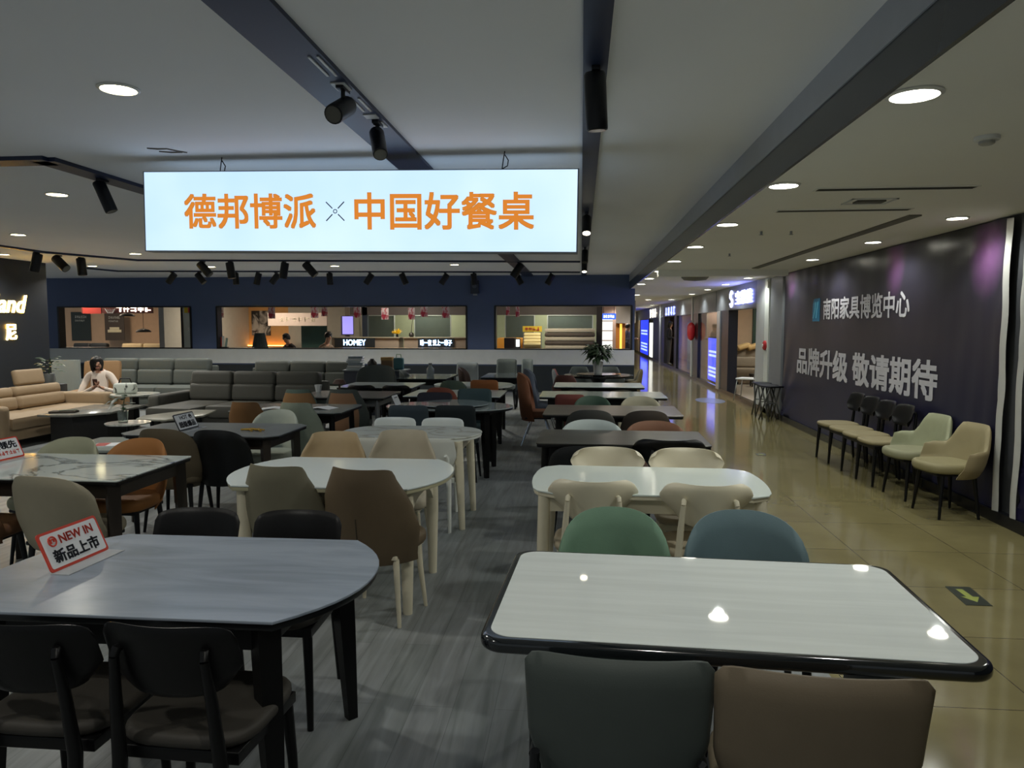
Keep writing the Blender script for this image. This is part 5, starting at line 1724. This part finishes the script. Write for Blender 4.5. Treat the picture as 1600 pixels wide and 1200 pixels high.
MB().box(0, 0, .11, .18, .12, .22, .03, seg=3).build('body', M('teal_fabric', '3b6a70', .6), tb)
MB().tube([(-.05, 0, .2), (-.04, 0, .28), (.04, 0, .28), (.05, 0, .2)], .008, 6).build('handle', M('green_trim', '4a7a50', .6), tb)

# floor stickers in the corridor
fs_ = thing('floor_arrow', 'dark green exit arrow sticker on the beige corridor floor', 'floor sticker', (2.37, 4.65, .001))
mb = MB()
mb.prism([(-.09, -.16), (.06, -.16), (.09, .16), (-.06, .16)], 0, .002).build('plate', M('dark_green_sticker', '1a2418', .35), fs_, angle=0)
mb = MB()
mb.span(-.02, .02, -.02, .11, .002, .003)
v = [mb.bm.verts.new(q) for q in ((-.055, -.02, .003), (.0, -.11, .003), (.055, -.02, .003))]
mb.f(v)
mb.build('arrow', M('yellow_green_arrow', '8a9438', .5), fs_, angle=0)
fq = thing('floor_plate', 'small dark square plate on the corridor floor beside the cream table', 'floor plate', (2.31, 9.65, .001))
MB().span(-.06, .06, -.07, .07, 0, .002).build('plate', M('dark_green_sticker', '1a2418', .35), fq, angle=0)
MB().span(-.03, .03, -.03, .03, .002, .003).build('mark', M('yellow_green_arrow', '8a9438', .5), fq, angle=0)
fd = thing('floor_decal', 'pale blue round decal on the far corridor floor', 'floor sticker', (2.85, 16.6, .001))
MB().prism(outline('pill', .62, 1.2, .3), 0, .002).build('decal', M('pale_blue_decal', '7f8aa6', .25), fd, angle=0)

# folding stands and stool by the pillar
for k, (x, y) in enumerate([(3.32, 13.95), (3.3, 13.5), (3.3, 13.2)]):
    t = thing('bar_stool', ['dark metal stand by the grey column, farthest of three', 'dark metal stand by the grey column, middle of three', 'dark metal stand by the grey column, nearest of three'][k], 'stool', (x, y, 0), .2 * k, 'dark metal stands')
    MB().span(-.14, .14, -.17, .17, .58, .61, .01).build('seat', BLACKM, t)
    for sx in (-1, 1):
        MB().tube([(sx * .1, -.12, .58), (sx * .13, .14, 0)], .014, 8).build('leg', M('dull_steel', '5a5a58', .4, metal=.7), t)
        MB().tube([(sx * .1, .12, .58), (sx * .13, -.14, 0)], .014, 8).build('leg', M('dull_steel', '5a5a58', .4, metal=.7), t)
    MB().cyl((-.12, 0, .3), (.12, 0, .3), .01).build('crossbar', STEEL, t)
t = thing('metal_chair', 'thin legged metal chair with white seat in the open shop entrance', 'chair', (3.47, 15.75, .1), R(60))
MB().span(-.2, .2, -.2, .2, .44, .47, .012).build('seat', WHITEP, t)
for sx in (-1, 1):
    for sy in (-1, 1):
        MB().tube([(sx * .17, sy * .17, .44), (sx * .22, sy * .22, 0)], .011, 8).build('leg', STEEL, t)
MB().tube([(-.18, -.18, .45), (-.2, -.22, .75), (0, -.26, .8), (.2, -.22, .75), (.18, -.18, .45)], .012, 8).build('back_hoop', STEEL, t)
# sofa and cushions inside the open shop
so = sofa('taupe sofa standing inside the open shop on the right', 5.0, 21.45, R(0), 2, .75, '8a8070', h=.98, d=.95, seat=.46, name='sofa')
for k, (x, c) in enumerate([(4.62, 'c2a470'), (4.9, 'b89a66'), (5.2, 'caa890')]):
    t = thing('cushion', ['leftmost yellow cushion on the back of the taupe sofa', 'middle yellow cushion on the back of the taupe sofa', 'pinkish cushion on the back of the taupe sofa'][k], 'cushion', (x, 21.75, 1.0), .2, 'cushions on the taupe sofa')
    MB().box(0, 0, .05, .4, .3, .14, .06, Matrix.Rotation(-.3, 4, 'Y'), seg=3).build('body', fab(c), t)
ft = thing('footstool', 'dark wooden footstool in front of the taupe sofa', 'footstool', (4.75, 20.4, 0))
MB().span(-.2, .2, -.15, .15, .3, .36, .01).build('top', M('dark_umber_wood', '2a241f', .4), ft)
for sx in (-1, 1):
    for sy in (-1, 1):
        MB().cyl((sx * .16, sy * .11, 0), (sx * .16, sy * .11, .3), .02).build('leg', M('dark_umber_wood', '2a241f', .4), ft)


# ------------------------------------------------------------ people
SKIN = M('skin', 'b98d74', .55, var=(9, .05))
HAIRM = M('black_hair', '14110f', .5, bump=(120, .4))


def person(label, loc, rz, J, E_, mats, head, look, hair_long=False, hold=None):
    """J: joint -> (point, radius, material index); E_: bone list; one skinned surface"""
    t = thing('person', label, 'person', loc, rz)
    names = list(J)
    me = bpy.data.meshes.new('body')
    me.from_pydata([J[n][0] for n in names], [(names.index(a), names.index(b)) for a, b in E_], [])
    o = bpy.data.objects.new('body', me)
    COL.objects.link(o)
    sk = o.modifiers.new('skin', 'SKIN')
    sk.use_smooth_shade = True
    for k, n in enumerate(names):
        r = J[n][1]
        me.skin_vertices[0].data[k].radius = r if isinstance(r, tuple) else (r, r)
        me.skin_vertices[0].data[k].use_root = (k == 0)
    ss = o.modifiers.new('sub', 'SUBSURF')
    ss.levels = ss.render_levels = 2
    dg = bpy.context.evaluated_depsgraph_get()
    nm = bpy.data.meshes.new_from_object(o.evaluated_get(dg))
    bpy.data.objects.remove(o)
    bpy.data.meshes.remove(me)
    nm.name = 'body'
    for m in mats:
        nm.materials.append(m)
    segs = [(Vector(J[a][0]), Vector(J[b][0]), J[b][2]) for a, b in E_]
    for p in nm.polygons:
        best, bi = 1e9, 0
        for a, b, mi in segs:
            d = b - a
            q = max(0, min(1, (p.center - a).dot(d) / max(d.length_squared, 1e-9)))
            dd = (p.center - a - d * q).length
            if dd < best:
                best, bi = dd, mi
        p.material_index = bi
        p.use_smooth = True
    ob = bpy.data.objects.new('body', nm)
    COL.objects.link(ob)
    ob.parent = t
    # hair: a cap over the skull, open at the face
    hd = Vector(head)
    lk = Vector(look).normalized()
    mb = MB()
    r = .112
    rows, n = 9, 22
    ring = []
    for j in range(rows + 1):
        th = PI * .5 - (PI * (.62 if not hair_long else .78)) * (1 - j / rows)
        row = []
        for i in range(n):
            ph = 2 * PI * i / n
            d = Vector((math.cos(ph) * math.cos(th), math.sin(ph) * math.cos(th), math.sin(th)))
            f = d.x * lk.x + d.y * lk.y
            rr = r * (1.06 if f < .15 or d.z > .45 else .78)
            row.append(mb.bm.verts.new(hd + Vector((d.x * rr * .92, d.y * rr, d.z * rr * 1.12 - (.05 if hair_long and j < 2 and f < .3 else 0)))))
        ring.append(row)
    for j in range(rows):
        for i in range(n):
            mb.f([ring[j][i], ring[j][(i + 1) % n], ring[j + 1][(i + 1) % n], ring[j + 1][i]])
    mb.build('hair', HAIRM, t, angle=80)
    # face details
    side = Vector((-lk.y, lk.x, 0))
    for s_ in (-1, 1):
        c = hd + lk * .088 + side * s_ * .034 + Vector((0, 0, .005))
        MB().ball(c, .011, 8).build('eye', M('dark_eye', '1a1412', .3), t)
    MB().tube([hd + lk * .092 + side * -.022 + Vector((0, 0, -.058)), hd + lk * .099 + Vector((0, 0, -.060)), hd + lk * .092 + side * .022 + Vector((0, 0, -.058))], [.004, .007, .004], 8).build('mouth', M('lips', '9a5a50', .5), t)
    return t


def add_hand(J, E_, pre, wrist, palm, side, mi, curl):
    """palm and five bent fingers grown from the wrist joint"""
    w, p = Vector(J[wrist][0]), Vector(palm)
    d = (p - w).normalized()
    sv = Vector(side).normalized()
    cv = Vector(curl).normalized()
    J[pre + 'palm'] = (tuple(p), (.034, .018), mi)
    E_.append((wrist, pre + 'palm'))
    for k, (off, L) in enumerate([(-.030, .062), (-.010, .074), (.011, .070), (.031, .054)]):
        a = p + d * .03 + sv * off
        b_ = a + (d * .8 + cv * .6) * L * .5
        c = b_ + (d * .25 + cv) * L * .5
        for q, pt in (('a', a), ('b', b_), ('c', c)):
            J['%sf%d%s' % (pre, k, q)] = (tuple(pt), .0085, mi)
        E_ += [(pre + 'palm', '%sf%da' % (pre, k)), ('%sf%da' % (pre, k), '%sf%db' % (pre, k)), ('%sf%db' % (pre, k), '%sf%dc' % (pre, k))]
    a = w + d * .03 - sv * .03
    b_ = a - sv * .025 + d * .03 + cv * .015
    J[pre + 'ta'] = (tuple(a), .011, mi)
    J[pre + 'tb'] = (tuple(b_), .009, mi)
    J[pre + 'tc'] = (tuple(b_ + d * .022 + cv * .018), .008, mi)
    E_ += [(wrist, pre + 'ta'), (pre + 'ta', pre + 'tb'), (pre + 'tb', pre + 'tc')]


def figure(label, loc, rz, top, pants, P, hair_long=False, sleeve=True, look=(0, -1, 0)):
    """P gives joint points in local space, facing -Y"""
    J, E_ = {}, []

    def j(n, r, m):
        J[n] = (P[n], r, m)
    j('pelvis', (.155, .125), 1)
    j('waist', (.14, .105), 0)
    j('chest', (.165, .12), 0)
    j('collar', (.09, .075), 0)
    j('neck', .05, 2)
    E_ += [('pelvis', 'waist'), ('waist', 'chest'), ('chest', 'collar'), ('collar', 'neck')]
    n_, h_ = Vector(P['neck']), Vector(P['head'])
    lk = Vector(look).normalized()
    J['jaw'] = (tuple(n_ + (h_ - n_) * .52 + lk * .03), (.066, .07), 2)
    J['skull'] = (tuple(h_), (.082, .094), 2)
    J['crown'] = (tuple(h_ + (h_ - n_).normalized() * .075), (.06, .07), 2)
    J['nose'] = (tuple(h_ + lk * .098 + Vector((0, 0, -.022))), .012, 2)
    E_ += [('neck', 'jaw'), ('jaw', 'skull'), ('skull', 'crown'), ('skull', 'nose')]
    for s_ in ('l', 'r'):
        j(s_ + 'shoulder', .068, 0)
        j(s_ + 'elbow', .048, 0)
        j(s_ + 'wrist', .032, 0)
        E_ += [('collar', s_ + 'shoulder'), (s_ + 'shoulder', s_ + 'elbow'), (s_ + 'elbow', s_ + 'wrist')]
        w = Vector(P[s_ + 'wrist'])
        d = (Vector(P[s_ + 'palm']) - w).normalized()
        curl = Vector(P.get('curl', (0, -.2, 1)))
        sd_ = d.cross(curl)
        add_hand(J, E_, s_, s_ + 'wrist', w + d * .065, sd_ if sd_.length > .01 else Vector((1, 0, 0)), 2, curl)
        j(s_ + 'hip', .095, 1)
        j(s_ + 'knee', .062, 1)
        j(s_ + 'ankle', .042, 1)
        J[s_ + 'toe'] = (P[s_ + 'toe'], .036, 3)
        E_ += [('pelvis', s_ + 'hip'), (s_ + 'hip', s_ + 'knee'), (s_ + 'knee', s_ + 'ankle'), (s_ + 'ankle', s_ + 'toe')]
    return person(label, loc, rz, J, E_, [top, pants, SKIN, M('dark_shoe', '1c1a1a', .5)], P['head'], look, hair_long)


def seated(lean=0.0, hands=((-.09, -.30, .78), (.05, -.30, .76)), elbows=((-.27, -.08, .62), (.30, -.05, .60)), head=(0, -.03, 1.20), drop=0.0):
    P = dict(pelvis=(0, .02, .52), waist=(0, .05 + lean * .3, .66), chest=(0, .06 + lean * .6, .84), collar=(0, .05 + lean * .9, .98), neck=(0, .03 + lean, 1.05), head=head,
             lshoulder=(-.17, .05 + lean * .85, .95), rshoulder=(.17, .05 + lean * .85, .95), lelbow=elbows[0], relbow=elbows[1], lwrist=hands[0], rwrist=hands[1],
             lpalm=tuple(Vector(hands[0]) + Vector((.05, -.03, .03))), rpalm=tuple(Vector(hands[1]) + Vector((-.05, -.03, .03))),
             lhip=(-.1, -.03, .52), rhip=(.1, -.03, .52), lknee=(-.12, -.44, .53), rknee=(.12, -.44, .53), lankle=(-.12, -.46, .09), rankle=(.12, -.46, .09),
             ltoe=(-.12, -.60, .04), rtoe=(.12, -.60, .04))
    return {k: (v[0], v[1], v[2] - drop) if drop else v for k, v in P.items()}


CREAMK = M('cream_knit', 'd8cabc', .8, bump=(90, .3))
pw = figure('woman in a cream sweater leaning back in the tan recliner looking at her phone', (-8.47, 12.25, 0), R(20), CREAMK, M('dark_trousers', '2c2c30', .7),
            seated(.10, hands=((-.02, -.22, .75), (.13, -.22, .74)), elbows=((-.30, -.04, .60), (.40, -.06, .62)), head=(-.02, .06, 1.16), drop=.17), True, look=(.35, -1, -.15))
ph = thing('phone', 'dark phone held by the woman in the cream sweater', 'phone', (-8.345, 12.0, .665), R(20))
MB().box(0, 0, .0, .075, .01, .15, .006, Matrix.Rotation(.35, 4, 'X')).build('case', M('brown_phone_case', '4a3028', .4), ph)
MB().box(0, .0065, .002, .066, .002, .135, 0, Matrix.Rotation(.35, 4, 'X')).build('screen', M('phone_glass', '0c0e12', .1), ph, angle=0)
figure('person in a dark top with head bowed, seen through the second opening', (-7.98, 19.75, .12), R(-25), M('dark_top', '2a2426', .8), M('dark_trousers', '2c2c30', .7),
       seated(-.10, head=(.06, -.20, 1.20)), look=(.3, -1, -.5))
figure('person in a brown coat seated at the counters, seen through the second opening', (-6.95, 19.7, .12), R(50), M('brown_coat', '7d6a58', .8), M('dark_trousers', '2c2c30', .7),
       seated(-.06, head=(.0, -.14, 1.25)), look=(0, -1, -.2))
for k, (x, lab) in enumerate([(-7.98, 'dark stool under the person in the dark top'), (-6.95, 'dark stool under the person in the brown coat')]):
    t = thing('stool', lab, 'stool', (x, 19.77 - .05 * k, 0), 0)
    MB().lathe([(.19, .46), (.2, .50), (.001, .50)], n=20).build('seat', BLACKM, t)
    MB().lathe([(.2, 0), (.2, .02), (.03, .04), (.03, .47)], n=16).build('pedestal', BLACKM, t)


def standing(arm=0):
    return dict(pelvis=(0, 0, .92), waist=(0, 0, 1.08), chest=(0, 0, 1.25), collar=(0, 0, 1.40), neck=(0, -.01, 1.47), head=(0, -.03, 1.60),
                lshoulder=(-.17, 0, 1.37), rshoulder=(.17, 0, 1.37), lelbow=(-.24, .02, 1.10), relbow=(.24, .02, 1.10), lwrist=(-.20, -.14 - arm, .98 + arm), rwrist=(.22, -.12 - arm, .96 + arm),
                lpalm=(-.18, -.20 - arm, .96 + arm), rpalm=(.2, -.18 - arm, .94 + arm), curl=(0, .4, -1), lhip=(-.09, 0, .88), rhip=(.09, 0, .88), lknee=(-.10, -.02, .48), rknee=(.10, .01, .48),
                lankle=(-.10, .01, .08), rankle=(.10, .03, .08), ltoe=(-.11, -.13, .035), rtoe=(.11, -.11, .035))


figure('person in dark clothes standing in the dark doorway of the corridor', (3.42, 29.3, .1), R(70), M('black_coat', '14161c', .8), M('dark_trousers', '2c2c30', .7), standing(.1), True)
figure('far person in a grey blue top at the left of the corridor', (1.82, 29.6, 0), R(60), M('grey_blue_top', '6a7080', .8), M('navy_trousers', '1e2438', .7), standing(.2))
